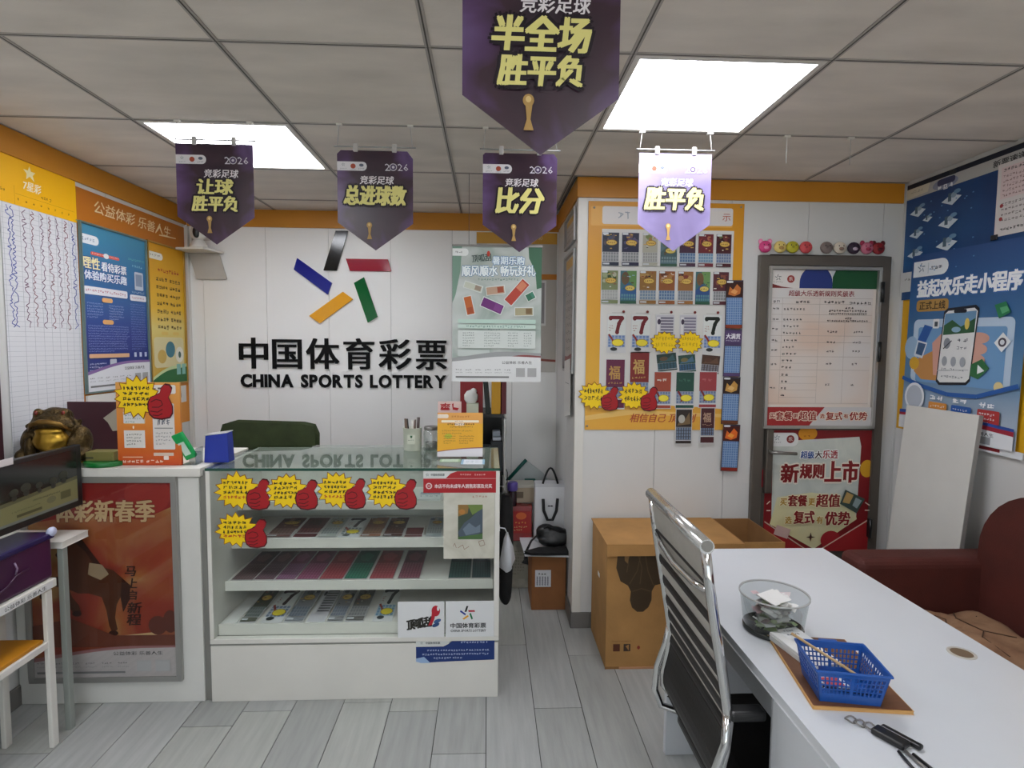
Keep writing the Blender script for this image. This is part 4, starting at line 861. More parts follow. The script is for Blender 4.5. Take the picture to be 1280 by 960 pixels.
p.poly([(26.5, 137), (31, 134.5), (31, 143)], '#a87a48'); p.ell(44, 139, 2, 2.6, '#8a3428'); p.micro(8, 129, 26, 2, '#7a5030')
p.build('front_print', t)
o = MB().box(-.3165, -.3152, -.02, .02, .37, .39, PAPER).build('side_label', t)
t = thing('cardboard_box', 'smaller open empty cardboard box between the big box and the door', 'box', (1.292, 2.71, 0))
m = MB(); hw = .098
m.box(-hw, hw, -.185, .185, .002, .008, CARDIN)
for b in ((-hw, hw, -.185, -.181), (-hw, hw, .181, .185), (-hw, -hw + .004, -.181, .181), (hw - .004, hw, -.181, .181)): m.box(b[0], b[1], b[2], b[3], .008, .60, CARDIN)
m.build('body', t); MB().box(-hw, hw, -.188, -.182, .52, .603, CARD).build('front_flap', t, bevel=.001)
# ------------------------------------------------------------------ white desk
DESK = M('desk_white', '#cccfd3', .28, noise=.015, spec=.5)
t = thing('office_desk', 'long white office desk running into the room at the right foreground', 'desk', (.95, 1.15, 0))
m = MB(); m.prism([(-.305, -.88), (.322, -.88), (.322, .895), (-.305, .895)], .725, .75, DESK, axis='z'); m.build('desktop', t, bevel=.003)
MB().box(-.288, .30, .815, .84, 0, .724, DESK).build('leg_panel', t, bevel=.002)
MB().box(.27, .288, -.8, .815, .25, .724, DESK).build('modesty_panel', t, bevel=.002)
MB().box(-.25, -.232, .13, .815, .60, .69, DESK).build('drawer_front', t, bevel=.002)
MB().box(-.232, .2, .14, .80, .605, .615, DESK).build('keyboard_tray', t)
m = MB(); m.prism([(-.285, -.84), (.2, -.84), (.2, .12), (-.255, .12), (-.275, .105), (-.285, .08)], .0, .724, DESK, axis='z'); m.build('pedestal', t, bevel=.003)
for k in range(3): MB().box(-.289, -.285, -.80, .05, .04 + .23 * k, .255 + .23 * k, DESK).build('drawer', t, bevel=.002)
m = MB(); m.lathe([(.031, 0), (.031, .0014), (.024, .002), (.024, .0005)], (.238, .165, .75), M('grommet_ring', '#b9b4ab', .4), 28, cap=False); m.lathe([(.0245, 0), (.0001, 0)], (.238, .165, .7508), M('grommet_lid', '#6d5a45', .6), 24, cap=False); m.build('cable_grommet', t)
# ------------------------------------------------------------------ chair with chrome frame at the desk
t = thing('office_chair', 'chrome-framed chair with ribbed black leather back seen from behind at the desk', 'chair', (.763, 1.484, -.0906)); t.scale = (1.06, 1.06, 1.06)
C = lambda x, y, z: (x - .72, y - 1.4, z)
prof = [(.484, 1.075), (.497, .985), (.513, .89), (.530, .80), (.543, .725), (.553, .665), (.548, .60), (.535, .54), (.535, .50), (.56, .468), (.62, .452), (.78, .455), (.93, .452), (.965, .43)]
CH = CHROME
for y, s_ in ((1.2, 1), (1.605, -1)):
    MB().tube([C(x - .004, y, z) for x, z in prof], .0115, CH, 10).build('side_frame', t)
    MB().tube([C(.545, y, .69), C(.537, y - .012 * s_, .62), C(.514, y - .012 * s_, .55), C(.508, y - .01 * s_, .48), C(.525, y, .435), C(.57, y + .012 * s_, .425), C(.66, y + .03 * s_, .42)], .010, CH, 10).build('arm_support', t)
    MB().box(.545 - .72, .628 - .72, y - .019 - 1.4, y + .019 - 1.4, .672, .696, BLACK).build('armrest', t, bevel=.008, seg=3)
MB().tube([C(.481, 1.188, 1.073), C(.481, 1.617, 1.078)], .0165, M('top_rail_alu', '#cfcfcd', .22, .8, noise=.02), 16).build('top_rail', t)
for y in (1.187, 1.618): MB().tube([C(.481, y - .001, 1.075), C(.481, y + .001, 1.075)], .013, STEEL, 12).build('end_cap', t)
MB().tube([C(.498, 1.2, .965), C(.487, 1.28, .955), C(.482, 1.4, .952), C(.487, 1.52, .957), C(.498, 1.605, .967)], .008, CH, 8).build('back_brace', t)
LEA = M('black_leather', '#171311', .42, noise=.08, scale=10, bump=.05, bscale=200, spec=.35)
SHEENL = M('grey_leather_sheen', '#a09c94', .45, noise=.05, scale=30)  # pale bands: sheen on the black leather put into the colour
def pt(s_):
    """point along the back profile, s_ measured down from the top"""
    acc = 0
    for (x0, z0), (x1, z1) in zip(prof, prof[1:]):
        l_ = math.hypot(x1 - x0, z1 - z0)
        if acc + l_ >= s_: k = (s_ - acc) / l_; return (x0 + (x1 - x0) * k, z0 + (z1 - z0) * k)
        acc += l_
    return prof[-1]
def pad(s0, s1, mat, name, thick=.008, n=4, out=0):
    m = MB(); a_ = []; b_ = []
    for i in range(n + 1):
        k = i / n; x, z = pt(s0 + (s1 - s0) * k); x2, z2 = pt(s0 + (s1 - s0) * k + .004); tx, tz = x2 - x, z2 - z; l_ = math.hypot(tx, tz) or 1
        nx_, nz_ = tz / l_, -tx / l_          # points to the rear (-x)
        bulge = math.sin(PI * k) * .003
        a_.append((x + nx_ * (thick / 2 + bulge + out) - .72, z + nz_ * (thick / 2 + bulge + out))); b_.append((x - nx_ * (thick / 2 + bulge) - .72, z - nz_ * (thick / 2 + bulge)))
    m.prism(a_ + b_[::-1], -.188, .194, mat, axis='y'); return m.build(name, t, bevel=.0015, seg=1)
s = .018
for k, (ln, mt_) in enumerate([(.078, SHEENL), (.068, SHEENL), (.034, SHEENL), (.026, SHEENL), (.012, SHEENL), (.006, SHEENL), (.004, SHEENL)]):
    pad(s, s + ln, mt_, 'back_panel' if k < 2 else 'back_strip')['label'] = 'pale grey sheen band of the backrest'; s += ln
    w_ = (.008, .03, .034, .034, .034, .036, .03)[k]; pad(s, s + w_, LEA, 'leather_rib', .010, 3); s += w_
pad(s, .61, LEA, 'lower_back', .012, 8)
pad(.61, 1.04, LEA, 'seat', .03, 10)
MB().box(.56 - .72, .92 - .72, -.17, .17, .405, .435, BLACK).build('seat_pan', t, bevel=.01)
MB().tube([(.03, 0, .42), (.03, 0, .17)], .025, CH, 12).build('column', t)
m = MB()
for k in range(5):
    a_ = 2 * PI * k / 5 + .3
    o = MB().tube([(.03, 0, .185), (.03 + .19 * math.cos(a_), .19 * math.sin(a_), .155)], [.022, .014], CH, 8).build('base_leg', t)
    c_ = (.03 + .19 * math.cos(a_), .19 * math.sin(a_), .1125); MB().tube([(c_[0] - .018, c_[1], .1125), (c_[0] + .018, c_[1], .1125)], .026, BLACK, 12).tube([(c_[0], c_[1], .115), (c_[0], c_[1], .16)], .008, BLACK, 8).build('caster', t)
# ------------------------------------------------------------------ things on the desk
ZD = .7502
CLR = glassm('clear_acrylic', '#dfe3e3', 0, 1.45, .03)
t = thing('acrylic_bin', 'round clear plastic bin filled with discarded slips on the desk', 'bin', (.772, 1.446, ZD))
MB().lathe([(.072, .004), (.076, .02), (.086, .098)], mat=CLR, n=40, cap=False).build('wall', t)
MB().lathe([(.074, 0), (.076, .002), (.0765, .012), (.073, .0125), (.0715, .004), (.001, .004)], mat=M('smoke_base', '#2f3230', .2), n=40, cap=False).build('base', t)
MB().lathe([(.0855, .097), (.0885, .098), (.0885, .1015), (.0855, .1015), (.0855, .097)], mat=M('frost_rim', '#b5b6b4', .2, noise=.02), n=40, cap=False).build('rim', t)
R = random.Random(21)
cols = [PAPER, PAPER, ink('#cfc3c4'), PAPER, ink('#bcc8a4'), ink('#d3b8ba')]
for k in range(54):
    a_ = R.uniform(0, 6.28); rr_ = R.uniform(.012, .036); z = .013 + .0014 * k; T = Matrix.Translation((rr_ * math.cos(a_), rr_ * math.sin(a_), z)) @ Matrix.Rotation(R.uniform(0, 3.14), 4, 'Z') @ Matrix.Rotation(R.uniform(-.35, .35), 4, 'X') @ Matrix.Rotation(R.uniform(-.3, .3), 4, 'Y')
    w2, h2 = R.uniform(.018, .029), R.uniform(.012, .022); m = MB()
    V = []; n = 6
    for i in range(n + 1):
        for s_ in (-1, 1): V.append(T @ Vector((-w2 + 2 * w2 * i / n, s_ * h2, .004 * math.sin(i * 1.3 + k))))
    F_ = [(2 * i, 2 * i + 1, 2 * i + 3, 2 * i + 2) for i in range(n)]
    if k < 7: mt_ = ink('#a9bd8a')
    else: mt_ = cols[k % 6]
    tag(MB().add([v + Vector((.772, 1.446, ZD)) for v in V], F_, mt_, True).build('paper_slip'), 'crumpled paper slip among many inside the clear bin', 'paper', 'paper slips in the clear bin')
T = Matrix.Translation((.765, 1.43, ZD + .094)) @ Matrix.Rotation(.5, 4, 'Z') @ Matrix.Rotation(.16, 4, 'X')
tag(MB().box(-.034, .034, -.026, .03, 0, .0015, PAPER, T=T).box(-.03, .036, -.02, .034, -.004, -.003, PAPER, T=T).build('folded_slip'), 'large folded white slip lying on top inside the clear bin', 'paper')
# wooden tray/clip board
WOODT = M('tray_wood', '#664026', .55, noise=.15, scale=6, stretch=(1, 8, 1)); WOODE = M('tray_edge', '#c89a5c', .5)
t = thing('wooden_board', 'thin brown wooden board lying askew on the desk under the blue basket', 'board', (.80, 1.24, ZD))
q4 = [(.737, 1.405), (.688, 1.112), (.888, 1.088), (.925, 1.375)]
MB().prism([(x - .8, y - 1.24) for x, y in q4], 0, .007, WOODE, axis='z').build('body', t, bevel=.001)
MB().prism([((x - .8) * .985, (y - 1.24) * .985) for x, y in q4], .007, .0085, WOODT, axis='z').build('top_face', t)
t = thing('paper_pad', 'thick pad of white printed bet slips on the wooden board behind the basket', 'paper', (.775, 1.31, ZD + .009))
for k in range(6):
    T = Matrix.Rotation(.17 + R.uniform(-.03, .03), 4, 'Z') @ Matrix.Translation((0, 0, .0032 * k)); MB().box(-.034, .04, -.085, .075, 0, .003, PAPER, T=T).build('sheet_bundle', t)
p = PR(o=(-.024, .08, .0194), U=(.985, .17, 0), V=(.17, -.985, 0), W=.06, Hh=.09, w=40, h=60, sheet='#e4e4e4', thick=.0004, step=.0001)
p.scrawl(8, 6, 20, 6, '#3a3a50', 4); p.scrawl(6, 18, 24, 6, '#3a3a50', 5); p.micro(5, 40, 28, 3, '#8a8aa0'); p.build('top_print', t)
# blue basket with lattice sides
BLU = M('blue_plastic', '#1c4f9c', .3, noise=.03)
t = thing('plastic_basket', 'blue plastic lattice basket on the wooden board', 'basket', (.778, 1.165, ZD + .009), rotz=-.19)
def trap(z): k = z / .072; return (.060 + .012 * k, .052 + .012 * k)
def bside(ax, sg):
    m = MB(); Hs = .072; nn = 7 if ax == 'x' else 6
    def P(u, z, d=0):
        hx, hy = trap(z)
        return (u * hx, sg * (hy - d), z) if ax == 'x' else (sg * (hx - d), u * hy, z)
    def quad(u0, u1, z0, z1):
        V = [P(u0, z0), P(u1, z0), P(u1, z1), P(u0, z1), P(u0, z0, .002), P(u1, z0, .002), P(u1, z1, .002), P(u0, z1, .002)]
        m.add(V, [(0, 1, 2, 3), (7, 6, 5, 4), (0, 4, 5, 1), (1, 5, 6, 2), (2, 6, 7, 3), (3, 7, 4, 0)], BLU)
    quad(-1, 1, .002, .020); quad(-1, 1, .060, .072)
    for a_, b_ in ((-1, -.9), (-.05, .05), (.9, 1)): quad(a_, b_, .020, .060)
    for half in (0, 1):
        u0 = -.9 + .95 * half
        for i in range(1, nn):
            u = u0 + .85 * i / nn; quad(u - .02, u + .02, .020, .060)
        for j in range(1, 4): z = .020 + .010 * j; quad(u0, u0 + .85, z - .0012, z + .0012)
    m.build('lattice_side', t)
for ax, sg in (('x', 1), ('x', -1), ('y', 1), ('y', -1)): bside(ax, sg)
MB().box(-.06, .06, -.052, .052, 0, .003, BLU).build('bottom', t)
m = MB(); hx, hy = trap(.072)
for b in ((-hx - .003, hx + .003, hy - .001, hy + .004), (-hx - .003, hx + .003, -hy - .004, -hy + .001), (-hx - .004, -hx + .001, -hy, hy), (hx - .001, hx + .004, -hy, hy)): m.box(b[0], b[1], b[2], b[3], .070, .0745, BLU)
m.build('rim', t, bevel=.001)
MB().box(-.02, .02, hy + .002, hy + .012, .068, .075, BLU).build('handle_tab', t, bevel=.002)
tag(MB().tube([(.71, 1.245, .845), (.785, 1.158, .812), (.81, 1.13, .80)], .0032, M('pencil_wood', '#b89a70', .5), 6).build('pencil'), 'wooden pencil resting across the blue basket', 'pencil')
t = thing('pen', 'dark pen with red clip lying inside the blue basket', 'pen', (.79, 1.15, .7645)); MB().tube([(-.05, .015, 0), (.04, -.015, 0)], .004, M('pen_navy', '#1c2450', .3), 8).build('barrel', t); MB().tube([(-.05, .021, .002), (-.02, .01, .002)], .003, M('pen_red', '#a02838', .3), 6).build('pen_clip', t)
tag(MB().box(.74, .80, 1.16, 1.20, .7625, .7665, PAPER).box(.75, .79, 1.165, 1.195, .7666, .768, ink('#c04a50')).build('card'), 'small white and red card lying inside the blue basket', 'card')
# keys
t = thing('key_bunch', 'bunch of car keys with black fob and metal rings near the front of the desk', 'keys', (.775, 1.0, ZD))
for k, (dx, dy) in enumerate(((-.03, .075), (-.02, .062), (-.008, .052))):
    m = MB(); n = 14; m.tube([(dx + .010 * math.cos(2 * PI * i / n), dy + .010 * math.sin(2 * PI * i / n), .002 + .001 * k + .002 * math.sin(i)) for i in range(n + 1)], .0016, STEEL, 6, caps=False); m.build('key_ring', t)
T = Matrix.Translation((.01, .015, .007)) @ Matrix.Rotation(.5, 4, 'Z')
MB().box(-.016, .012, -.03, .03, -.006, .006, BLACK, T=T).build('key_fob', t, bevel=.004, seg=3)
MB().box(.012, .026, -.046, .026, -.005, .004, BLACK, T=T).build('second_fob', t, bevel=.003, seg=2)
for a_, mt_ in (((.012, -.02, .005, .02, -.085, .003), STEEL), ((.0, -.02, .004, -.006, -.08, .003), BLACK), ((.02, -.03, .006, .035, -.1, .003), BLACK)):
    MB().tube([a_[:3], a_[3:]], .003, mt_, 6).build('key_blade', t)
# ------------------------------------------------------------------ glass display counter
GL = glassm('counter_glass', '#fbfdfc', 0, 1.5)
GLT = glassm('counter_top_glass', '#f2f8f5', 0, 2.2, .02)
EDGE = M('glass_edge_green', '#1f4a3c', .15, noise=0)
t = thing('display_counter', 'white display counter with glass front and glass top holding ticket trays', 'counter', (-.55, 2.6, 0))
B = lambda m, x0, x1, y0, y1, z0, z1, mat=WHITE: m.box(x0 + .55, x1 + .55, y0 - 2.6, y1 - 2.6, z0, z1, mat)
m = MB(); B(m, -1.153, .050, 2.331, 2.87, .0, .242); m.build('base_cabinet', t, bevel=.002)
m = MB(); B(m, -1.153, .052, 2.328, 2.36, .252, .272); m.build('lower_rail', t, bevel=.002)
m = MB(); B(m, -1.150, .050, 2.334, 2.87, .242, .252, M('joint_grey', '#8a8a84', .6)); m.build('recessed_joint', t)
m = MB(); B(m, -1.153, -1.136, 2.328, 2.87, .272, .985); m.build('side_panel', t, bevel=.002)
m = MB(); B(m, .030, .052, 2.328, 2.87, .272, .985); m.build('side_panel', t, bevel=.002)
m = MB(); B(m, -1.136, .030, 2.85, 2.868, .272, .985, M('counter_back', '#c4c4be', .5)); m.build('back_panel', t)
m = MB(); B(m, -1.136, .030, 2.333, 2.337, .272, .984, GL); m.build('front_glass', t)
m = MB(); B(m, -1.153, .052, 2.328, 2.875, .986, .996, GLT); m.build('top_glass', t)
m = MB(); B(m, -1.153, .052, 2.3262, 2.3278, .9855, .9965, EDGE); m.build('glass_edge', t)
for y, z, h_ in ((2.372, .32, .05), (2.44, .477, .043), (2.51, .642, .045), (2.58, .79, .04)):
    m = MB(); B(m, -1.134, .028, y, 2.848, z - .012, z - .006); s_ = m.build('shelf', t)
    m = MB(); B(m, -1.134, .028, y - .008, y, z - h_, z, WHITE); m.build('shelf_lip', s_, bevel=.0015)
ZS = {2: (.636, 2.515, 2.78), 3: (.471, 2.445, 2.79), 4: (.314, 2.378, 2.69)}
def lying(row, x0, x1, kind, ca, cb, lb, y1=None, tilt=.0):
    z, ya, yb_ = ZS[row]; yb_ = y1 or yb_
    q = dict(o=(x0 + .003, yb_, z + .004 + tilt), U=(1, 0, 0), V=(0, -1, -(tilt / (yb_ - ya))), W=x1 - x0 - .006, Hh=yb_ - ya)
    ticket(0, 0, 0, 0, kind, ca, cb, lb, place=q, group='ticket bundles in the glass counter', nm='ticket_bundle')
GW = ('#9aa4a8', '#c8cccc')
L2 = [(-1.0, -.88, 'std', ('#7a4038', '#a06858', '#8a5048', '#60302c'), ('#8a5a50', '#a07870'), 'brick-brown'), (-.88, -.766, 'red', ('#6a1c24', '#40181c'), ('#a04848', '#702428'), 'dark red gridded'), (-.766, -.677, 'std', ('#c0c4bc', '#8a9a88', '#a8a890', '#787e78'), GW, 'pale grey-green'), (-.677, -.578, 'seven', ('#2c1c28',), ('#6a7478', '#c8ccd0'), 'white with dark seven'),
      (-.578, -.478, 'std', ('#a05a34', '#c07840', '#8a4030', '#b88850'), ('#8a5a3c', '#b07850'), 'orange-brown'), (-.478, -.38, 'std', ('#5a2420', '#a06050', '#40201c', '#7a3028'), ('#5a3028', '#804038'), 'dark chocolate'), (-.38, -.29, 'red', ('#7a2428', '#903034'), ('#702428', '#803034'), 'low dark red'), (-.285, -.205, 'std', ('#b8c4c8', '#8090a8', '#a8b8b8', '#98a8a0'), GW, 'white and blue')]
for a_ in L2: lying(2, *a_[:5], a_[5] + ' ticket bundle on the upper tray row inside the glass counter', y1=2.62 if 'low' in a_[5] else None, tilt=.01)
L3 = [(-1.118, -1.02, 'mix', ('#4a2c30', '#6a4448'), ('#6a5050', '#4a3438'), 'dark brown'), (-1.02, -.93, 'mix', ('#502c34', '#704850'), ('#6a4c58', '#4a3038'), 'dark plum-brown'), (-.93, -.84, 'mix', ('#6a2c4c', '#8a4a6a'), ('#8a6080', '#6a3c58'), 'dusky purple'), (-.84, -.74, 'mix', ('#6c2448', '#904060'), ('#9a5878', '#702c4c'), 'purple-pink'), (-.74, -.632, 'mix', ('#80202c', '#a04048'), ('#a85058', '#8a2c38'), 'wine red'),
      (-.632, -.527, 'mix', ('#164a3c', '#2a6a54'), ('#3a8068', '#1f5a48'), 'dark green'), (-.522, -.412, 'mix', ('#7a1c28', '#a03840'), ('#a04850', '#80242c'), 'deep red'), (-.397, -.296, 'mix', ('#5c1c2c', '#803848'), ('#8a5060', '#642434'), 'maroon'), (-.174, -.07, 'mix', ('#243c38', '#3a5450'), ('#3c5c58', '#24403c'), 'black-green, left of two'), (-.07, .02, 'mix', ('#22383a', '#38504c'), ('#385458', '#203a3c'), 'black-green, right of two')]
for a_ in L3:
    z, ya, yb_ = ZS[3]
    q = dict(o=(a_[0] + .002, yb_, z + .006), U=XV, V=(0, -1, 0), W=a_[1] - a_[0] - .004, Hh=yb_ - ya); p = PR(w=22, h=60, **q, sheet='#b8b4b4', thick=.004)
    p.rect(.4, 0, 21.2, 59, a_[3][0]); p.poly([(3, 12), (10, 4), (18, 12), (14, 24), (6, 22)], a_[3][1]); gridcells(p, .8, 28, 20.4, 30, 7, 9, a_[4][0], a_[4][1])
    tag(p.build('ticket_bundle'), a_[5] + ' ticket sheets on the middle tray row inside the glass counter', 'ticket', 'ticket bundles in the glass counter')
L4 = [(-1.06, -.984, 'std', ('#5a5c48', '#7a4a40', '#48583c', '#8a7a60'), ('#6a7a78', '#9aa4a0'), 'dark olive'), (-.972, -.874, 'seven', ('#3a2024',), ('#7a88a0', '#c0c8d4'), 'white with brown seven, lower left'), (-.872, -.784, 'std', ('#8a8e98', '#5a5c68', '#7a7c88', '#484a54'), ('#6a7890', '#98a4b4'), 'blue-grey'), (-.777, -.693, 'rows', ('#3a3840',), ('#5c5c66', ''), 'striped grey'), (-.69, -.615, 'std', ('#8c8c90', '#4a4c54', '#b0a8a0', '#686870'), ('#7c88a0', '#a8b0c0'), 'pale blue-grey'),
      (-.613, -.527, 'std', ('#6a6660', '#3a3634', '#8c8478', '#504c48'), ('#8a8c90', '#b8b8b8'), 'dark grey patterned'), (-.497, -.405, 'seven', ('#1a1a1c',), ('#6a90b0', '#a8c0cc'), 'white with black seven')]
for a_ in L4: lying(4, *a_[:5], a_[5] + ' ticket bundle on the lowest tray inside the glass counter', tilt=.012)
tag(MB().box(-1.118, -1.066, 2.38, 2.62, .314, .318, PAPER).build('blank_card'), 'blank white card at the left end of the lowest tray inside the glass counter', 'card')
for k, (x0, x1, c) in enumerate(((-.86, -.72, '#c4c6c4'), (-.66, -.56, '#cfd2d4'), (-.48, -.36, '#b8c4d4'), (-.33, -.22, '#d4d6d6'))):
    p = PR(o=(x0, 2.74, .79), U=XV, V=(0, -1, 0), W=x1 - x0, Hh=.14, w=30, h=30, sheet=c, thick=.006); p.rect(2, 2, 26, 10, ('#8a9098', '#a8b0b4', '#7088b0', '#9aa4b0')[k]); p.micro(3, 16, 24, 4, '#6a7078')
    tag(p.build('leaflet_stack'), '%s leaflet stack on the top tray behind the burst stickers' % ('grey', 'off-white', 'pale blue', 'white')[k], 'leaflets')
def gp(x0, x1, z0, z1, d=.001, y=2.3275): return dict(o=(x0, y - d, z0), U=XV, V=ZV, W=x1 - x0, Hh=z0 - z1)
p = PR(**gp(-.266, .036, .984, .893), w=91, h=28, sheet='#a81c24', thick=.0005)
p.poly([(0, 0), (42, 0), (34, 3), (28, 9), (0, 9)], '#d4d6d4'); p.line([(0, 9.6), (28, 9.6), (36, 9.4), (91, 9.4)], .4, '#d8b8b8'); p.star_logo(5, 4.5, .035, cols=('#607070',) * 5); p.text('中国体育彩票', 9.5, 3, 17, 3.2, '#404848', off=.02)
p.micro(46, 3.2, 14, 2.2, '#e4b0b0', dens=5); p.micro(64, 3.2, 14, 2.2, '#e4b0b0', dens=5); p.ell(7, 19, 4, 4, '#e4c8c8'); p.ell(7, 19, 2.6, 2.6, '#a81c24'); p.rect(5.2, 18.4, 3.6, 1.2, '#e4c8c8')
p.text('本店不向未成年人销售彩票及兑奖', 14, 16.5, 72, 5.4, '#f0dcdc', off=.02)
tag(p.build('red_notice'), 'red notice strip with white lettering on the upper right of the counter glass', 'notice')
t = thing('painting', 'small landscape on wrinkled cream paper under the red notice on the counter glass', 'picture', (-.075, 2.3255, .61))
q = gp(-.182, .031, .893, .612, .0025); q['o'] = local(q['o'], t)
p = PR(w=64, h=84, **q, sheet=ramp('cream_paper_print', [(.3, '#b5b2a2'), (.5, '#c5c2b4'), (.7, '#cfccc0')], scale=9, detail=5, dist=1), thick=.0008)
p.rect(18, 15, 31, 44, '#3e4a3c'); p.poly([(18, 15), (32, 15), (30, 26), (18, 30)], '#8a6a38'); p.poly([(30, 15), (49, 15), (49, 20), (36, 28)], '#6a8040'); p.poly([(18, 50), (26, 38), (34, 32), (42, 24), (49, 20), (49, 50), (36, 56), (20, 56)], '#4a5662'); p.poly([(24, 46), (32, 38), (40, 44), (46, 40), (46, 50), (28, 54)], '#6a7886'); p.poly([(18, 56), (49, 52), (49, 59), (18, 59)], '#4a6a3c')
p.ell(23, 24, 4, 3.4, '#b07838')
for a_ in ([(12, 68), (14, 64), (16, 70)], [(18, 70), (24, 66), (26, 72), (32, 68)], [(44, 62), (50, 60), (52, 66), (46, 68), (44, 62)]): p.line(a_, .6, '#8a6a5a')
p.micro(36, 3, 20, 3, '#a87868'); p.build('sheet', t)
t = thing('logo_card', 'white card with red swirl and small five-bar emblem, lower right of the glass', 'card', (-.17, 2.3255, .27))
for x0, x1, nm in ((-.374, -.179, 'left'), (-.173, .031, 'right')):
    q = gp(x0, x1, .427, .272, .002); q['o'] = local(q['o'], t); p = PR(w=60, h=46, **q, sheet='#d9dadb', thick=.003)
    if nm == 'left':
        p.text('顶呱刮', 10, 24, 32, 13, '#26241f', off=.06, shear=.12, rot=-.16); p.ell(49, 12, 5.5, 7, '#b02030'); p.poly([(44, 12), (49, 15), (47, 23), (44, 30), (39, 31), (43, 22)], '#b02030'); p.ell(52, 9, 1.5, 3, '#d8dadc'); p.ell(51, 25, 5, 2.4, '#3a5a8a', rot=-.4); p.ell(49, 30, 5, 2.4, '#2c4a7a', rot=-.4)
    else:
        p.star_logo(27, 15, .155); p.text('中国体育彩票', 6, 28, 44, 6.5, '#202224', off=.03); p.text('CHINA SPORTS LOTTERY', 6, 36.5, 44, 3, '#202224', off=.03)
    p.build('card_panel', t)
p = PR(**gp(-.299, .034, .258, .157, .0008, 2.331), w=98, h=30, sheet='#1c3470', thick=.0005, shape=[(0, 6), (0, 28), (6, 30), (30, 29), (98, 27), (98, 0), (48, 0), (40, 6), (34, 9), (0, 9)])
p.poly([(0, 0), (46, 0), (40, 5), (32, 8), (0, 8)], '#d0d2d0'); p.star_logo(7, 4, .03, cols=('#607070',) * 5); p.text('中国体育彩票', 12, 2.6, 18, 3, '#404848', off=.02); p.micro(56, 2.4, 34, 3, '#a8b4d4', dens=4)
p.micro(14, 12.5, 78, 2.8, '#b4c0e0', dens=4); p.micro(8, 17.5, 84, 2.8, '#b4c0e0', dens=4); p.micro(22, 22.5, 36, 2.8, '#b4c0e0', dens=4); p.poly([(0, 24), (10, 22), (18, 30), (6, 30), (0, 28)], '#9ab4d8')
tag(p.build('blue_notice'), 'dark blue notice strip curling at its corner on the white base of the counter', 'notice')
# ------------------------------------------------------------------ low white counter with framed horse poster
t = thing('service_counter', 'plain white counter on the left with a recessed frame front, beside the glass counter', 'counter', (-1.56, 2.6, 0))
B = lambda m, x0, x1, y0, y1, z0, z1, mat=WHITE2: m.box(x0 + 1.56, x1 + 1.56, y0 - 2.6, y1 - 2.6, z0, z1, mat)
m = MB(); B(m, -1.935, -1.183, 2.335, 2.78, 0, .958); m.build('body', t, bevel=.003)
m = MB(); B(m, -1.937, -1.17, 2.322, 2.79, .962, .998, WHITE); m.build('worktop', t, bevel=.003)
m = MB(); B(m, -1.183, -1.156, 2.345, 2.8, 0, .985, M('gap_filler_grey', '#7c7b76', .6)); m.build('filler_strip', t)
t = thing('horse_poster', 'framed red and gold poster with a rearing horse on the white counter front', 'poster', (-1.56, 2.334, .1))
HP = ramp('red_gold_print', [(.25, '#7c2420'), (.42, '#a03c2a'), (.55, '#b06a3c'), (.68, '#c8a468'), (.8, '#b88a50')], scale=3.2, dist=.8)
p = PRt(t, Fp(-1.872, -1.283, .946, .118, 2.326), 140, 205, sheet=HP, thick=.004)
p.poly([(0, 0), (140, 0), (140, 26), (110, 40), (60, 34), (0, 44)], '#9a2c28'); p.ell(116, 14, 22, 20, '#a83830')
p.text('体彩新春季', 28, 20, 94, 22, '#e0c090', off=.03, halo='#8a3a24', hw=.8)
HB = '#5c3422'; HD = '#40221a'
p.poly([(33, 66), (39, 58), (47, 58), (55, 66), (61, 78), (69, 88), (81, 92), (89, 100), (89, 116), (83, 128), (81, 142), (83, 154), (78, 158), (75, 150), (73, 134), (69, 120), (57, 116), (47, 116), (39, 112), (41, 120), (47, 128), (49, 136), (43, 138), (35, 126), (29, 112), (29, 96), (37, 88), (39, 78), (31, 82), (27, 76)], HB)
p.poly([(45, 56), (53, 60), (63, 76), (71, 88), (63, 86), (55, 72), (47, 64)], HD); p.poly([(29, 98), (17, 100), (9, 108), (11, 118), (17, 120), (16, 112), (23, 108), (33, 110)], HB); p.poly([(89, 100), (97, 108), (95, 124), (89, 136), (87, 120)], HD)
p.ell(45, 137, 4.5, 3, HD); p.ell(79, 158, 4.5, 3, HD); p.ell(14, 119, 3.5, 3, HD); p.ell(38, 68, 1.4, 1.4, '#201410')
p.poly([(59, 84), (71, 86), (77, 96), (69, 102), (57, 96)], '#b09878')
for k, ch in enumerate('马上启新程'): p.text(ch, 92 + (k % 2), 88 + k * 12.5, 10 if k < 3 else 13, 10 if k < 3 else 11.5, '#3c1e16', off=.03, shear=.15)
p.poly([(90, 160), (120, 157), (122, 163), (94, 166)], '#c8a878'); p.ell(122, 150, 9, 10, '#5c2c22'); p.ell(134, 146, 7, 12, '#5c2c22'); p.poly([(0, 150), (40, 142), (80, 160), (140, 160), (140, 172), (0, 172)], '#6a3626')
p.wave(182, 170, 3, '#9a6a6a', ph=2.4, per=.7); p.wave(186, 172, 3, '#b4aeac', ph=2.4, per=.7); footer(p, 174, 205)
p.build('poster_print', t)
frame_strips(t, -1.882, -1.266, .962, .100, 2.334, .022, -.018, M('alu_snap_frame', '#a3a29e', .35, .6, noise=.03), axis='y')
m = MB(); m.box(-.305, .288, -.0125, -.0115, .02, .85, glassm('poster_cover', '#f4f4f4', .02, 1.45)); m.build('clear_cover', t)
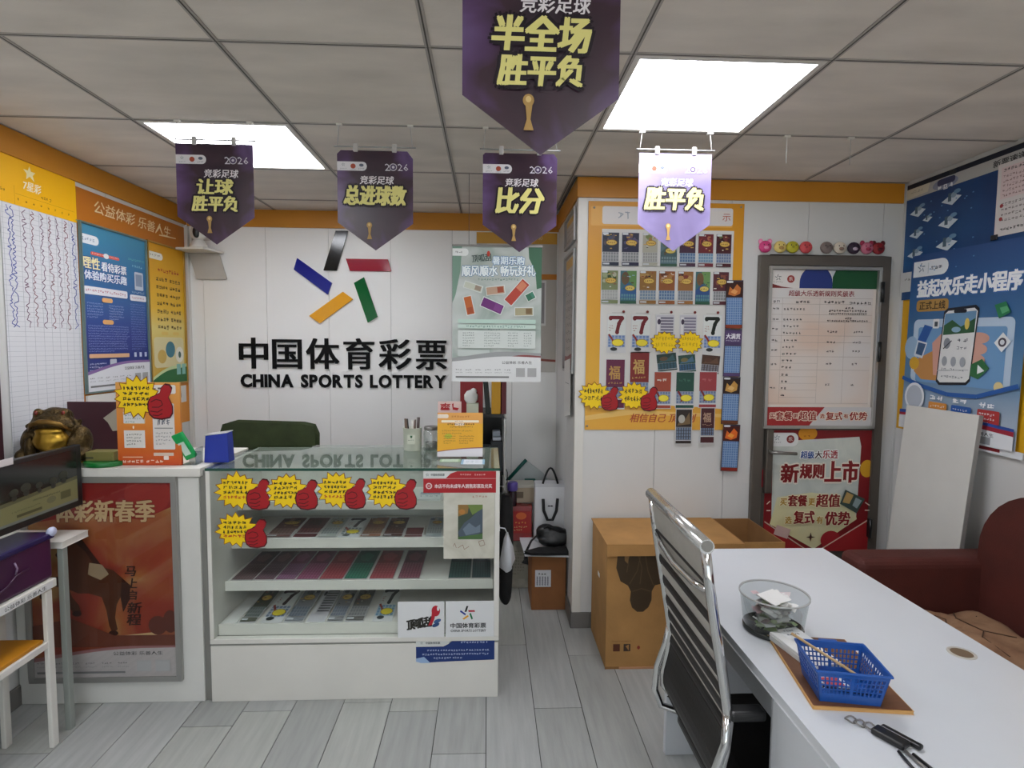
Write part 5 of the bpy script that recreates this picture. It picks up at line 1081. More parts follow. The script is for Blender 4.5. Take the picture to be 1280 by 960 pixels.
# ------------------------------------------------------------------ things standing on the left counter
ZC1 = .9985
GOLD = M('polished_brass', '#b08a34', .28, .9, noise=.15, scale=30); BRZ = M('aged_bronze', '#4a3a1e', .42, .75, noise=.6, scale=45, bump=.5, bscale=120)
t = thing('toad_statue', 'golden bronze money toad statue on coins, on the counter behind the monitor', 'statue', (-1.795, 2.415, ZC1), rotz=.12); t.scale = (.9, .8, 1.22)
m = MB()
for c, r in (((0, .02, .10), (.105, .085, .062)), ((0, -.03, .145), (.088, .06, .035)), ((0, -.01, .168), (.055, .05, .028)), ((-.055, -.035, .172), (.022, .022, .022)), ((.055, -.035, .172), (.022, .022, .022)),
             ((-.10, .0, .075), (.045, .06, .055)), ((.10, .0, .075), (.045, .06, .055)), ((-.125, -.03, .035), (.03, .05, .022)), ((.125, -.03, .035), (.03, .05, .022)), ((-.085, -.055, .05), (.02, .02, .05)), ((.085, -.055, .05), (.02, .02, .05)),
             ((-.09, -.085, .018), (.03, .025, .014)), ((.09, -.085, .018), (.03, .025, .014)), ((0, .04, .16), (.05, .05, .03)), ((0, -.075, .142), (.062, .022, .012)), ((-.07, -.055, .135), (.03, .02, .012)), ((.07, -.055, .135), (.03, .02, .012))): m.ball(c, r, BRZ, 16)
for k in range(18): a_ = k * .9; m.ball((.09 * math.cos(a_) * (1 if k % 2 else .7), .02 + .06 * math.sin(a_), .135 + .012 * math.cos(k)), .009, BRZ, 8)
m.build('body', t, remesh=.005)
m = MB(); m.ball((0, -.05, .085), (.075, .045, .042), GOLD, 20).ball((0, -.062, .118), (.062, .03, .014), GOLD, 16); m.build('belly', t, remesh=.004)
m = MB(); m.tube([(-.088, -.055, .118), (-.06, -.092, .142), (-.02, -.1, .152), (.02, -.1, .152), (.06, -.092, .142), (.088, -.055, .118)], [.005, .008, .009, .009, .008, .005], M('bronze_lip', '#7a5c2c', .35, .8, noise=.2, scale=40), 8); m.build('lip', t)
for sx in (-1, 1): MB().ball((sx * .055, -.052, .178), .008, M('red_glass_eye', '#6a1a10', .15), 12).build('eye', t)
R = random.Random(9)
for k in range(22):
    a_ = k * 2.4; rr_ = .04 + .10 * (k % 5) / 5; MB().lathe([(.018, 0), (.018, .004)], (rr_ * math.cos(a_) * 1.05, rr_ * math.sin(a_) * .8 - .0, .0005 + .0043 * (k % 4)), GOLD if k % 3 else BRZ, 14).build('coin', t)
t = thing('maroon_folder', 'dark maroon presentation folder with a pale emblem standing behind the toad statue', 'folder', (-1.775, 2.66, ZC1), rotz=.0)
MB().box(-.15, .125, -.004, .004, 0, .235, M('maroon_card', '#3c141f', .5)).build('cover', t, bevel=.002)
MB().prism([(.01, .16), (.07, .205), (.124, .17), (.124, .11), (.05, .1), (.03, .14)], -.0055, -.0045, M('pale_emblem', '#a39c8c', .6), axis='y').build('emblem', t)
t = thing('display_stand', 'round green display stand with olive plinth on the white counter, left of the orange rack', 'stand', (-1.588, 2.40, ZC1))
MB().lathe([(.078, 0), (.08, .004), (.08, .016), (.077, .02)], mat=M('green_base', '#0f6a2c', .3), n=36).build('round_base', t)
MB().box(-.062, .05, -.035, .03, .0205, .058, M('olive_plinth', '#77703c', .5)).build('plinth', t, bevel=.002)
MB().box(-.06, -.03, -.0365, -.0352, .03, .038, ink('#3a3c24')).build('plinth_print', t)
# orange rack
t = thing('flyer_rack', 'tall orange flyer display board with clipped white leaflets on the white counter', 'rack', (-1.40, 2.38, ZC1))
OR = ramp('orange_rack_face', [(0, '#c2481a'), (.5, '#d8812c'), (1, '#dfa050')], axis=2)
MB().box(-.128, .128, 0, .012, 0, .345, OR).build('back_board', t, bevel=.001)
MB().prism([(0.012, 0), (.09, 0), (.012, .2)], -.01, .01, OR, axis='x').build('strut', t)
q = dict(o=(-.128, -.0006, .345), U=XV, V=ZV, W=.256, Hh=.345); p = PR(w=76, h=104, **q, sheet=OR, thick=.0004)
p.rr(8, 28, 26, 24, 2, '#d9b27c'); p.rect(8, 60, 25, 22, '#dcd8d2'); p.rect(8, 37, 25, 14, '#d8d6d4'); p.para(10, 40, 20, 3, 4, '#6a9a88'); p.para(11, 64, 19, 4, 4, '#6a6a66', dens=4)
p.rr(43, 26, 26, 58, 1.5, '#d8d3d0'); p.scrawl(46, 35, 20, 8, '#606470', 4); p.scrawl(48, 46, 16, 8, '#606470', 3); p.rect(45, 56.5, 22, 1.2, '#8a8a88'); p.para(46, 62, 20, 4, 4.4, '#8a8a8a')
p.rect(43, 88, 24, 4, '#d8c0b0'); p.micro(6, 97, 26, 4, '#f0d8c8', dens=4); p.micro(34, 97, 22, 4, '#f0d8c8', dens=4); p.rr(55, 92, 6, 5, 1, '#e8dcd4'); p.rect(6, 93, 24, 1, '#ecc8a8'); p.ell(20, 56, 1, 2, '#f0e0c8')
p.rr(40, 3, 32, 11, 2, '#e0dad4'); p.micro(44, 6, 20, 5, '#504040', dens=4); p.build('front_print', t)
burst('yellow burst sticker with red thumb at the top of the orange flyer rack', (-1.535, 2.376, ZC1 + .372), XV, ZV, .235, .175, True, 41, 4)
t = thing('green_device', 'green plastic card reader leaning in a clear holder next to the orange rack', 'device', (-1.237, 2.41, ZC1))
T = Matrix.Translation((0, 0, .012)) @ Matrix.Rotation(-.42, 4, 'Y') @ Matrix.Rotation(.2, 4, 'X')
MB().box(-.022, .022, -.012, .012, .015, .135, M('bright_green', '#0f9a4c', .3), T=T).build('body', t, bevel=.005, seg=3)
MB().box(-.013, .013, -.0135, -.0125, .035, .095, ink('#bcd4c8'), T=T).build('screen', t)
MB().box(-.033, .024, -.03, .03, 0, .004, CLR).build('holder_base', t); MB().box(.02, .024, -.03, .03, .004, .07, CLR).build('holder_side', t); MB().box(-.033, .02, .024, .028, .004, .05, CLR).build('holder_back', t)
t = thing('blue_box', 'deep blue tapered box with white rim on the counter beside the glass top', 'box', (-1.155, 2.46, ZC1))
BB = M('deep_blue_card', '#16309a', .45, noise=.05)
m = MB(); V = [(-.052, -.03, 0), (.052, -.03, 0), (.052, .03, 0), (-.052, .03, 0), (-.046, -.026, .115), (.046, -.026, .128), (.046, .026, .128), (-.046, .026, .115)]
m.add(V, [(3, 2, 1, 0), (0, 1, 5, 4), (1, 2, 6, 5), (2, 3, 7, 6), (3, 0, 4, 7), (4, 5, 6, 7)], BB); m.build('body', t, bevel=.003)
m = MB(); m.tube([(-.046, -.027, .117), (.046, -.027, .130), (.046, .027, .130), (-.046, .027, .117), (-.046, -.027, .117)], .0025, WHITE, 6); m.build('rim', t)
# ------------------------------------------------------------------ things on the glass top
ZG = .9968
t = thing('pen_cup', 'cream tin cup with a small green emblem full of pens on the glass top', 'cup', (-.365, 2.74, ZG))
CREAM = M('cream_enamel', '#cfd3c2', .35)
MB().lathe([(.041, 0), (.043, .004), (.045, .108), (.0465, .11), (.043, .11), (.042, .01), (.001, .01)], mat=CREAM, n=32, cap=False).build('body', t)
p = PR(o=(-.018, -.0455, .08), U=XV, V=ZV, W=.036, Hh=.045, w=20, h=24, sheet=CREAM, thick=.0003); p.poly([(7, 2), (13, 2), (13, 6), (10, 9), (7, 6)], '#2a5a38'); p.micro(2, 12, 16, 3, '#4a6a50', dens=4); p.micro(4, 18, 12, 1.5, '#8a9a88'); p.build('emblem', t)
for k, (x, y, h_, dx, dy, r_, c) in enumerate(((-.02, -.01, .155, -.012, -.01, .005, '#5a4638'), (-.012, .01, .15, -.016, .006, .004, '#2a2420'), (.0, .0, .145, .0, .0, .004, '#d8d4cc'), (.012, -.01, .15, .004, -.006, .004, '#4a3830'), (.022, .005, .158, .006, .004, .0075, '#3c2c28'), (.005, .02, .14, .002, .01, .004, '#7a6048'), (-.026, .0, .15, -.008, 0, .006, '#6a5444'))):
    tag(MB().tube([(-.365 + x, 2.74 + y, ZG + .012), (-.365 + x + dx, 2.74 + y + dy, ZG + h_)], r_, M('pen_' + c.strip('#'), c, .4), 8).build('pen'), 'pen standing in the cream tin cup on the glass top', 'pen', 'pens in the tin cup')
t = thing('glass_jar', 'clear glass jar with silver lid beside the cream pen cup', 'jar', (-.273, 2.735, ZG))
MB().lathe([(.036, 0), (.038, .005), (.038, .09), (.032, .1)], mat=glassm('jar_glass', '#eef2f0', .02, 1.5, .1), n=32).build('body', t); MB().lathe([(.034, .1), (.036, .102), (.036, .113), (.033, .116)], mat=STEEL, n=32).build('lid', t)
MB().lathe([(.030, .004), (.030, .04)], mat=M('jar_contents', '#8d8f8b', .7, noise=.3, scale=60), n=20).build('contents', t)
t = thing('display_card', 'small orange notice card in a clear stand at the right end of the glass top', 'card', (-.115, 2.55, ZG))
p = PR(o=(-.112, 0, .205), U=(1, 0, 0), V=(0, -.08, -1), W=.205, Hh=.198, w=58, h=56, sheet='#e6ab2c', thick=.003)
p.rect(0, 0, 58, 14, '#dfa050'); p.rr(0, 2, 14, 5, 2, '#ead9c8', left=False); p.micro(18, 3.5, 24, 3, '#c07a34', dens=4); p.rr(5, 9.5, 48, 3, 1, '#f0e4c8'); p.micro(22, 10, 12, 2, '#b0603c'); p.rr(22, 13, 12, 3.4, 1, '#ecd8c0'); p.micro(12, 13.5, 36, 2.5, '#6a4a1c', dens=5); p.micro(16, 17, 30, 2, '#7a541c')
p.para(6, 22, 42, 2, 3.4, '#9a7a2c'); p.ell(14, 30, 5, 3, '#b8b830'); p.para(8, 29, 16, 4, 3, '#7a6a20'); p.para(28, 29, 20, 4, 3, '#7a5a20'); p.wave(49, 44, 1, '#a0605c', ph=3, per=.5); p.wave(50, 45.4, 1, '#dcd8dc', ph=3, per=.5); p.build('card', t)
MB().box(-.116, .097, -.03, .06, 0, .003, CLR).build('stand_base', t)
t = thing('red_tag', 'pale pink card with a large red character standing behind the orange notice card', 'card', (-.18, 2.66, ZG))
p = PR(o=(-.055, 0, .245), U=XV, V=ZV, W=.11, Hh=.24, w=30, h=62, sheet='#d8bcb8', thick=.003); p.text('爽', 3, 2, 13, 8.5, '#a81c24', off=.03); p.poly([(18, 3), (20, 2), (20, 7), (27, 8), (25, 11), (19, 10)], '#a81c24'); p.build('card', t)
for k, (x0, x1, y0, y1, c, c2, lb) in enumerate(((-.21, -.12, 2.45, 2.51, '#b8cdb4', '#8fae8c', 'pale green leaflet lying under the right end of the glass top edge'), (-.115, -.012, 2.40, 2.50, '#d4dde4', '#88b0c8', 'pale blue and white leaflet lying on the front of the glass top'))):
    p = PR(o=(x0, y1, ZG + .0012), U=XV, V=(0, -1, 0), W=x1 - x0, Hh=y1 - y0, w=30, h=20, sheet=c, thick=.001); p.rect(0, 0, 3, 20, c2); p.rect(27, 0, 3, 20, c2); p.micro(6, 6, 18, 3, '#8ca0b0'); p.micro(6, 12, 18, 3, '#8ca0b0'); tag(p.build('leaflet'), lb, 'leaflet')
# ------------------------------------------------------------------ green chair behind the counter
GRN = M('moss_green_fabric', '#2f3a1c', .85, noise=.2, scale=14, bump=.15, bscale=200)
t = thing('desk_chair', 'office chair with a moss green cushioned back behind the glass counter', 'chair', (-1.2, 3.25, 0))
pr_ = [(-.235, .0), (-.24, .30), (-.225, .345), (-.19, .355), (.17, .345), (.215, .335), (.23, .30), (.225, .0)]
MB().prism([(x, z + .70) for x, z in pr_], -.13, -.05, GRN, axis='y').build('back_cushion', t, bevel=.025, seg=4)
MB().box(-.24, .24, -.06, .36, .42, .5, GRN).build('seat', t, bevel=.03, seg=3)
MB().tube([(0, -.05, .78), (0, -.09, .6), (0, .05, .42)], .016, BLACK, 8).tube([(0, .15, .42), (0, .15, .08)], .025, BLACK, 10).build('support', t)
for k in range(5): a_ = 2 * PI * k / 5; MB().tube([(0, .15, .09), (.26 * math.cos(a_), .15 + .26 * math.sin(a_), .03)], [.022, .015], BLACK, 8).build('base_leg', t)
# ------------------------------------------------------------------ alcove: shelf unit and pile
t = thing('shelf_unit', 'black shelf rack with a pale side panel in the alcove behind the counter', 'shelf', (-.03, 3.5, 0))
for z in (.02, .42, .74, 1.09): MB().box(-.14, .125, -.15, .2, z - .012, z + .008, BLACK).build('shelf_board', t, bevel=.001)
MB().box(-.125, .11, .185, .19, .75, 1.075, BLACK).build('back_panel', t)
for x, y in ((-.14, -.15), (-.14, .185), (.11, .185)): MB().box(x, x + .015, y, y + .015, 0, 1.085, BLACK).build('post', t)
MB().box(.127, .142, -.15, .2, 0, 1.07, M('pale_side_panel', '#c2c2bf', .5)).build('side_panel', t, bevel=.002)
MB().tube([(.143, -.12, .66), (.15, -.12, .68), (.15, -.12, .74), (.143, -.12, .76)], .003, BLACK, 6).build('panel_handle', t)
def bk(nm, x0, x1, y0, y1, z0, z1, c, lb, cat, tilt=0, mat=None):
    T = Matrix.Translation(((x0 + x1) / 2, (y0 + y1) / 2, z0)) @ Matrix.Rotation(tilt, 4, 'Y')
    return tag(MB().box(-(x1 - x0) / 2, (x1 - x0) / 2, -(y1 - y0) / 2, (y1 - y0) / 2, 0, z1 - z0, mat or M('c_' + c.strip('#'), c, .5, noise=.06), T=T).build(nm, bevel=.003), lb, cat)
bk('gift_bag', -.165, -.03, 3.36, 3.44, 1.099, 1.31, '#8a1820', 'dark red gift bag on top of the black shelf rack', 'bag')
m = MB(); m.ball((-.10, 3.335, 1.20), (.042, .02, .045), PAPER, 10).ball((-.085, 3.335, 1.235), (.02, .015, .02), PAPER, 8); m.box(-.125, -.055, 3.30, 3.355, 1.099, 1.165, M('tissue_box', '#c9cdb8', .6)); tag(m.build('tissue_box'), 'pale box with crumpled tissue in front of the red gift bag', 'box')
bk('binder', -.012, .017, 3.36, 3.55, 1.099, 1.295, '#1c2420', 'black binder leaning on the shelf rack between the red bag and the yellow binder', 'binder', -.09)
bk('binder', .022, .076, 3.34, 3.55, 1.099, 1.32, '#d09a18', 'bright yellow binder standing on the black shelf rack', 'binder')
bk('binder', .080, .110, 3.34, 3.55, 1.099, 1.32, '#5c0f1a', 'dark crimson binder right of the yellow one on the shelf rack', 'binder')
for k, (x0, x1, z0, z1, c, lb) in enumerate(((.03, .075, .98, 1.01, '#8a929c', 'small grey box on the second board of the rack'), (-.12, .02, .75, .9, '#1c2026', 'black device on the second board of the rack'), (.02, .09, .75, .93, '#23272c', 'dark boxed device under the small grey box on the rack'), (.03, .08, .935, .955, '#aab0b8', 'thin pale case between the dark device and the grey box'), (-.12, .09, .43, .60, '#3a4038', 'dark grey-green carton on the lower board of the rack'))):
    bk('small_box', x0, x1, 3.37, 3.45, z0 + (.0 if k else -.02), z1 + (0 if k else -.02), c, lb, 'box')
tag(MB().tube([(.10, 3.335, 1.06), (.105, 3.33, .98), (.098, 3.335, .90), (.106, 3.33, .78), (.1, 3.335, .6)], .006, M('cable_white', '#b5b5b0', .5), 6).build('cable'), 'white cable hanging down the front of the black rack', 'cable')
# coat / bag hanging at the counter end
t = thing('black_jacket', 'black jacket hanging down at the right end of the glass counter', 'jacket', (.095, 2.80, .2))
m = MB(); vs = []; n = 10
for j, (z, w2, d2) in enumerate(((.56, .02, .02), (.52, .035, .035), (.4, .038, .05), (.25, .04, .055), (.1, .038, .05), (.02, .034, .045), (0, .02, .03))):
    for k in range(n): a_ = 2 * PI * k / n; q_ = 1 + .12 * math.sin(3 * a_ + j); vs.append((w2 * math.cos(a_) * q_, d2 * math.sin(a_) * q_, z))
fs = [(j * n + k, j * n + (k + 1) % n, (j + 1) * n + (k + 1) % n, (j + 1) * n + k) for j in range(6) for k in range(n)] + [tuple(range(n)), tuple(range(7 * n - 1, 6 * n - 1, -1))]
m.add(vs, fs, BLKCLOTH, True); m.build('body', t, sub=1); MB().tube([(0, 0, .55), (-.015, 0, .60), (-.04, 0, .60)], .004, STEEL, 6).build('hook', t)
t = thing('plastic_bag', 'small white crumpled plastic bag hanging beside the counter end', 'bag', (.097, 2.66, .42))
m = MB(); R = random.Random(4); n = 12; vs = []
for j, (z, r_) in enumerate(((.19, .006), (.16, .018), (.12, .03), (.06, .04), (.02, .038), (0, .015))):
    for k in range(n): a_ = 2 * PI * k / n; q_ = 1 + R.uniform(-.28, .28); vs.append((r_ * .8 * math.cos(a_) * q_, r_ * 1.2 * math.sin(a_) * q_, z))
fs = [(j * n + k, j * n + (k + 1) % n, (j + 1) * n + (k + 1) % n, (j + 1) * n + k) for j in range(5) for k in range(n)] + [tuple(range(n)), tuple(range(6 * n - 1, 5 * n - 1, -1))]
m.add(vs, fs, M('white_film', '#cfd2d8', .35), True); m.build('body', t); MB().tube([(0, 0, .185), (-.012, .0, .21), (-.0435, 0, .215)], .003, M('white_film2', '#cfd2d8', .4), 6).build('handle', t); MB().box(-.0446, -.036, -.008, .008, .2, .225, WHITE).build('hook', t)
# carton with label
# (hook)
t = thing('carton', 'brown carton with a white shipping label on the alcove floor', 'carton', (.362, 3.26, 0))
MB().box(-.108, .088, -.14, .14, .001, .322, M('carton_brown', '#85552f', .85, noise=.12, scale=8)).build('body', t, bevel=.003)
p = PR(o=(-.088, -.1405, .235), U=XV, V=ZV, W=.09, Hh=.098, w=24, h=24, sheet='#c9c9cc', thick=.0005); p.micro(5, 4, 13, 3, '#202020', dens=5)
for k in range(5): p.rect(2.5 + k * 4, 9, 1.8, 13, '#8a8a92'); p.para(2 + k * 4, 9, 3.4, 5, 2.6, '#50505c')
p.build('label', t)
t = thing('carton', 'small off-white carton with worn print behind the brown labelled carton', 'carton', (.192, 3.545, 0))
MB().box(-.075, .075, -.13, .13, .001, .31, M('offwhite_carton', '#aaa79b', .8, noise=.2, scale=20)).build('body', t, bevel=.003)
p = PR(o=(-.06, -.1305, .26), U=XV, V=ZV, W=.12, Hh=.2, w=24, h=40, sheet='#a5a294', thick=.0005); p.para(2, 4, 20, 8, 4, '#7a766a'); p.build('worn_print', t)
o = MB()
o.prism([(.215, 3.10), (.47, 3.08), (.455, 3.42), (.20, 3.40)], .324, .334, M('white_folded_paper', '#c9c9cb', .6), axis='z'); tag(o.build('flat_package', bevel=.002), 'flat white package lying across the brown carton', 'package')
# white paper gift bag with black handles and a small moustache mark
t = thing('paper_bag', 'white paper bag with black ribbon handles and small black mark, on top of the pile', 'bag', (.375, 3.35, .335))
PB = M('white_bag_paper', '#d2d2d4', .5, noise=.03)
MB().box(-.09, .09, -.04, .04, 0, .35, PB).build('body', t, bevel=.002)
MB().box(-.091, .091, -.0412, .0412, .33, .352, M('bag_fold', '#bdbdc0', .5)).build('top_fold', t, bevel=.001)
arc = [(-.045 + .09 * k / 10, -.044, .352 + .095 * math.sin(PI * k / 10)) for k in range(11)]; MB().tube(arc, .006, BLKCLOTH, 8).build('handle', t)
m = MB(); m.tube([(-.042, -.047, .26), (-.038, -.05, .19), (-.015, -.052, .135), (.015, -.052, .135), (.038, -.05, .19), (.044, -.047, .262)], .009, BLKCLOTH, 8); m.build('front_handle', t)
p = PR(o=(-.018, -.0415, .225), U=XV, V=ZV, W=.04, Hh=.02, w=20, h=10, sheet=PB, thick=.0003); p.poly([(1, 6), (5, 2), (10, 4), (15, 2), (19, 6), (14, 7), (10, 6), (6, 7)], '#141414'); p.build('mark', t)
# black leather bag and cap
t = thing('black_bag', 'soft black leather bag slumped in front of the white paper bag', 'bag', (.385, 3.24, .335))
m = MB()
for c, r in (((0, 0, .06), (.1, .055, .055)), ((-.04, 0, .085), (.06, .045, .045)), ((.05, -.01, .06), (.07, .05, .045)), ((.0, -.03, .04), (.09, .04, .035))): m.ball(c, r, M('soft_black_leather', '#121213', .38, noise=.1, bump=.3, bscale=50), 14)
m.build('body', t, remesh=.006)
m = MB(); m.tube([(-.09, -.02, .07), (-.13, -.06, .05), (-.16, -.09, .0), (-.165, -.12, -.04), (-.17, -.125, -.06)], [.005, .006, .007, .013, .02], BLKCLOTH, 8).tube([(.07, -.03, .09), (.03, -.05, .12), (-.03, -.04, .13), (-.07, -.02, .10)], .005, BLKCLOTH, 8); m.build('strap', t)
tag(MB().prism([(.21, 3.11), (.25, 3.085), (.33, 3.08), (.45, 3.085), (.47, 3.12), (.46, 3.18), (.3, 3.17)], .335, .349, BLKCLOTH, axis='z').build('cloth', bevel=.005), 'flat folded black cloth along the front edge of the flat package', 'cloth')
# red bag, beige box, bottle, teal edged panel
t = thing('red_bag', 'shiny red gift bag with orange print left of the white paper bag', 'bag', (.198, 3.43, .312))
m = MB(); m.add([(-.075, -.05, 0), (.075, -.05, 0), (.075, .05, 0), (-.075, .05, 0), (-.06, -.02, .21), (.08, -.02, .21), (.08, .04, .21), (-.06, .04, .21)], [(3, 2, 1, 0), (0, 1, 5, 4), (1, 2, 6, 5), (2, 3, 7, 6), (3, 0, 4, 7), (4, 5, 6, 7)], M('shiny_red', '#8c1618', .3, noise=.2, scale=20)); m.build('body', t, bevel=.004)
p = PR(o=(-.05, -.038, .18), U=XV, V=(0, -.14, -1), W=.12, Hh=.13, w=30, h=30, sheet='#98201c', thick=.0005); p.ell(15, 6, 8, 5, '#c05a28'); p.micro(6, 14, 18, 3, '#d08a40'); p.para(4, 20, 22, 2, 4, '#c8a870'); p.build('print', t)
t = thing('storage_box', 'beige box with printed lid above the red bag in the alcove pile', 'box', (.205, 3.52, .525)); MB().box(-.075, .09, -.05, .08, 0, .095, M('beige_box', '#b8a890', .7, noise=.08)).build('body', t, bevel=.003); MB().box(-.078, .093, -.053, .083, .095, .112, M('white_lid', '#c8c4b8', .6)).build('lid', t, bevel=.002); MB().box(-.05, .02, -.0512, -.0502, .03, .07, ink('#7a6a58')).build('label', t)
t = thing('bottle', 'small dark bottle with a purple cap standing in the alcove pile', 'bottle', (.155, 3.42, .5235)); MB().lathe([(.026, 0), (.027, .01), (.026, .085), (.015, .1)], mat=M('dark_bottle', '#2c1820', .2), n=20).build('body', t); MB().lathe([(.03, .095), (.032, .1), (.032, .14), (.024, .148)], mat=M('purple_cap', '#5c4a9a', .4), n=20).build('cap', t)
t = thing('folding_board', 'white board with dark teal edge tilted above the alcove pile', 'board', (.315, 3.68, .60)); T = Matrix.Rotation(.0, 4, 'X')
MB().prism([(-.17, .02), (-.06, .15), (.06, .06), (.1, .0), (-.1, -.02)], 0, .02, M('board_white2', '#b9c0c0', .5), axis='y').build('panel', t)
MB().tube([(-.185, -.004, .015), (-.11, -.004, .10), (-.06, -.004, .155)], .012, M('teal_edge', '#0f5a50', .4), 8).build('teal_edge', t)
MB().box(-.07, .0, -.03, .0, .0, .03, M('teal_edge2', '#12665a', .4)).build('teal_tab', t)
MB().box(.02, .1, -.005, .02, -.58, .02, M('board_leg', '#b0b0ac', .5)).box(-.12, -.09, -.0, .02, -.598, .0, M('board_leg', '#b0b0ac', .5)).build('leg', t)
# ------------------------------------------------------------------ far left: side desk, stand, monitor, purple tub
t = thing('side_desk', 'white L-shaped desk against the left wall under the monitor', 'desk', (-1.8, 2.0, 0))
MB().prism([(.19, .165), (.19, .305), (-.135, .305), (-.135, -.9), (.05, -.9), (.05, .165)], .725, .75, WHITE, axis='z').build('desktop', t, bevel=.002)
MB().box(.165, .187, .17, .195, 0, .724, M('desk_side_grey', '#8d928c', .5)).build('side_panel', t, bevel=.002)
MB().box(-.13, .04, -.88, -.86, 0, .724, WHITE).build('end_panel', t, bevel=.002)
t = thing('white_stand', 'low white wooden stand with lower shelf at the left edge, under the purple tub', 'stand', (-1.7, 1.78, 0))
for x, y in ((.095, .32), (.095, -.32), (-.075, .32), (-.075, -.32)):
    MB().box(x - .017, x + .0, y - .03, y - .0, .0, .597, WHITE).build('leg', t, bevel=.003)
MB().box(-.1, .098, -.36, .34, .60, .632, WHITE).build('top', t, bevel=.003)
MB().box(-.09, .094, -.35, .30, .385, .41, WHITE).build('lower_shelf', t, bevel=.003)
p = PR(o=(.0985, .02, .627), U=(0, 1, 0), V=ZV, W=.3, Hh=.024, w=60, h=5, sheet='#d8d8d8', thick=.0003); p.text('公益体彩 乐善人生', 18, 1, 36, 3.2, '#505050', off=.01); p.build('edge_label', t)
tag(MB().box(-1.77, -1.615, 1.5, 2.06, .4105, .424, M('amber_folder', '#b87a14', .5, noise=.08)).build('folder', bevel=.002), 'flat amber folder lying on the lower shelf of the white stand', 'folder')
t = thing('plastic_tub', 'dark purple plastic tub with embossed handle on the white stand', 'tub', (-1.68, 1.85, .6325))
PUR = M('purple_plastic', '#3a1638', .35, noise=.15, scale=5)
m = MB(); m.box(-.058, .066, -.27, .272, 0, .16, PUR); m.build('body', t, bevel=.012, seg=3)
m = MB(); m.box(-.063, .072, -.275, .28, .148, .17, M('navy_rim', '#221a4c', .3)); m.build('rim', t, bevel=.006, seg=3)
MB().ball((.066, .272, .172), (.015, .02, .018), M('pale_blue_knob', '#b8bcd4', .3), 12).build('corner_knob', t)
MB().tube([(.068, .02, .04), (.072, .06, .05), (.073, .1, .075), (.071, .16, .08)], .003, PUR, 6).tube([(.068, .105, .078), (.074, .105, .1), (.07, .1, .12)], .003, M('highlight_plastic', '#8a7490', .3), 6).build('embossed_handle', t)
t = thing('monitor', 'black computer monitor showing a dim dark poster page at the far left', 'monitor', (-1.64, 1.95, .75))
MB().box(-.012, .016, -.28, .355, .105, .35, BLACK).build('housing', t, bevel=.004)
SCR = ramp('screen_print', [(0, '#5a5844'), (.25, '#4c4a38'), (.45, '#262822'), (1, '#12161a')], axis=2, rough=.15)
p = PR(o=(.0175, -.26, .335), U=(0, 1, 0), V=ZV, W=.585, Hh=.205, w=180, h=64, sheet=SCR, thick=.001, step=.0001)
p.wave(40, 34, 1.5, '#57553c', ph=1, per=.5); p.wave(44, 38, 1.5, '#77744f', ph=1, per=.5); p.rect(0, 61, 180, 3, '#6a6e68')
for x, y, r_ in ((104, 28, 7), (122, 30, 5), (142, 30, 6), (158, 27, 7), (88, 30, 6)): p.ell(x, y, r_, r_ * .7, '#33352c'); p.ell(x, y + 6, r_ * .6, r_ * .5, '#2c2e28')
p.micro(112, 44, 40, 2, '#3a3a2c', dens=5); p.rect(90, 55, 34, 3, '#4a482e'); p.ell(138, 51, 7, 4, '#66644a'); p.rect(152, 46, 16, 9, '#565438'); p.micro(84, 50, 38, 2, '#4a482e')
p.build('screen', t)
MB().box(-.17, -.125, -.12, .12, .0005, .014, BLACK).tube([(-.148, 0, .01), (-.135, 0, .2), (-.01, 0, .24)], .014, BLACK, 8).build('stand_foot', t)
MB().box(.0165, .0195, -.14, .03, .338, .362, M('white_note_strip', '#d0c8c8', .5)).build('top_label', t, bevel=.001)['label'] = 'white label with red print'
# ------------------------------------------------------------------ hanging banners
def fabric(name, stops, k=1.0):
    m = ramp(name, stops, scale=7, detail=3, rough=.3, dist=.6); nt = m.node_tree; L = nt.links.new
    n = [x for x in nt.nodes if x.type == 'TEX_NOISE'][0]; r = [x for x in nt.nodes if x.type == 'VALTORGB'][0]
    tc = [x for x in nt.nodes if x.type == 'TEX_COORD'][0]
    mp = nt.nodes.new('ShaderNodeMapping'); mp.inputs['Location'].default_value = (0, 0, -1.05); mp.inputs['Scale'].default_value = (7, 0, 4.6); L(tc.outputs['Object'], mp.inputs[0])
    ln = nt.nodes.new('ShaderNodeVectorMath'); ln.operation = 'LENGTH'; L(mp.outputs[0], ln.inputs[0])
    a = nt.nodes.new('ShaderNodeMath'); a.operation = 'MULTIPLY_ADD'; a.inputs[1].default_value = .42 * k; L(ln.outputs['Value'], a.inputs[0])
    b = nt.nodes.new('ShaderNodeMath'); b.operation = 'MULTIPLY_ADD'; b.inputs[1].default_value = .9; b.inputs[2].default_value = -.45; L(n.outputs[0], b.inputs[0]); L(b.outputs[0], a.inputs[2])
    L(a.outputs[0], r.inputs[0]); return m
BAN = fabric('banner_fabric', [(.1, '#2c1c2a'), (.34, '#38232f'), (.46, '#4c3358'), (.6, '#66507c'), (.75, '#7a6488'), (.9, '#5c3c60')])
BANLIT = fabric('banner_fabric_lit', [(.1, '#665c7c'), (.35, '#756a90'), (.5, '#82789c'), (.65, '#908098'), (.85, '#85829c')])  # same banner print, made paler for the panel light falling on it
PVC = M('clear_rod', '#9a9a98', .2, .2, noise=0)
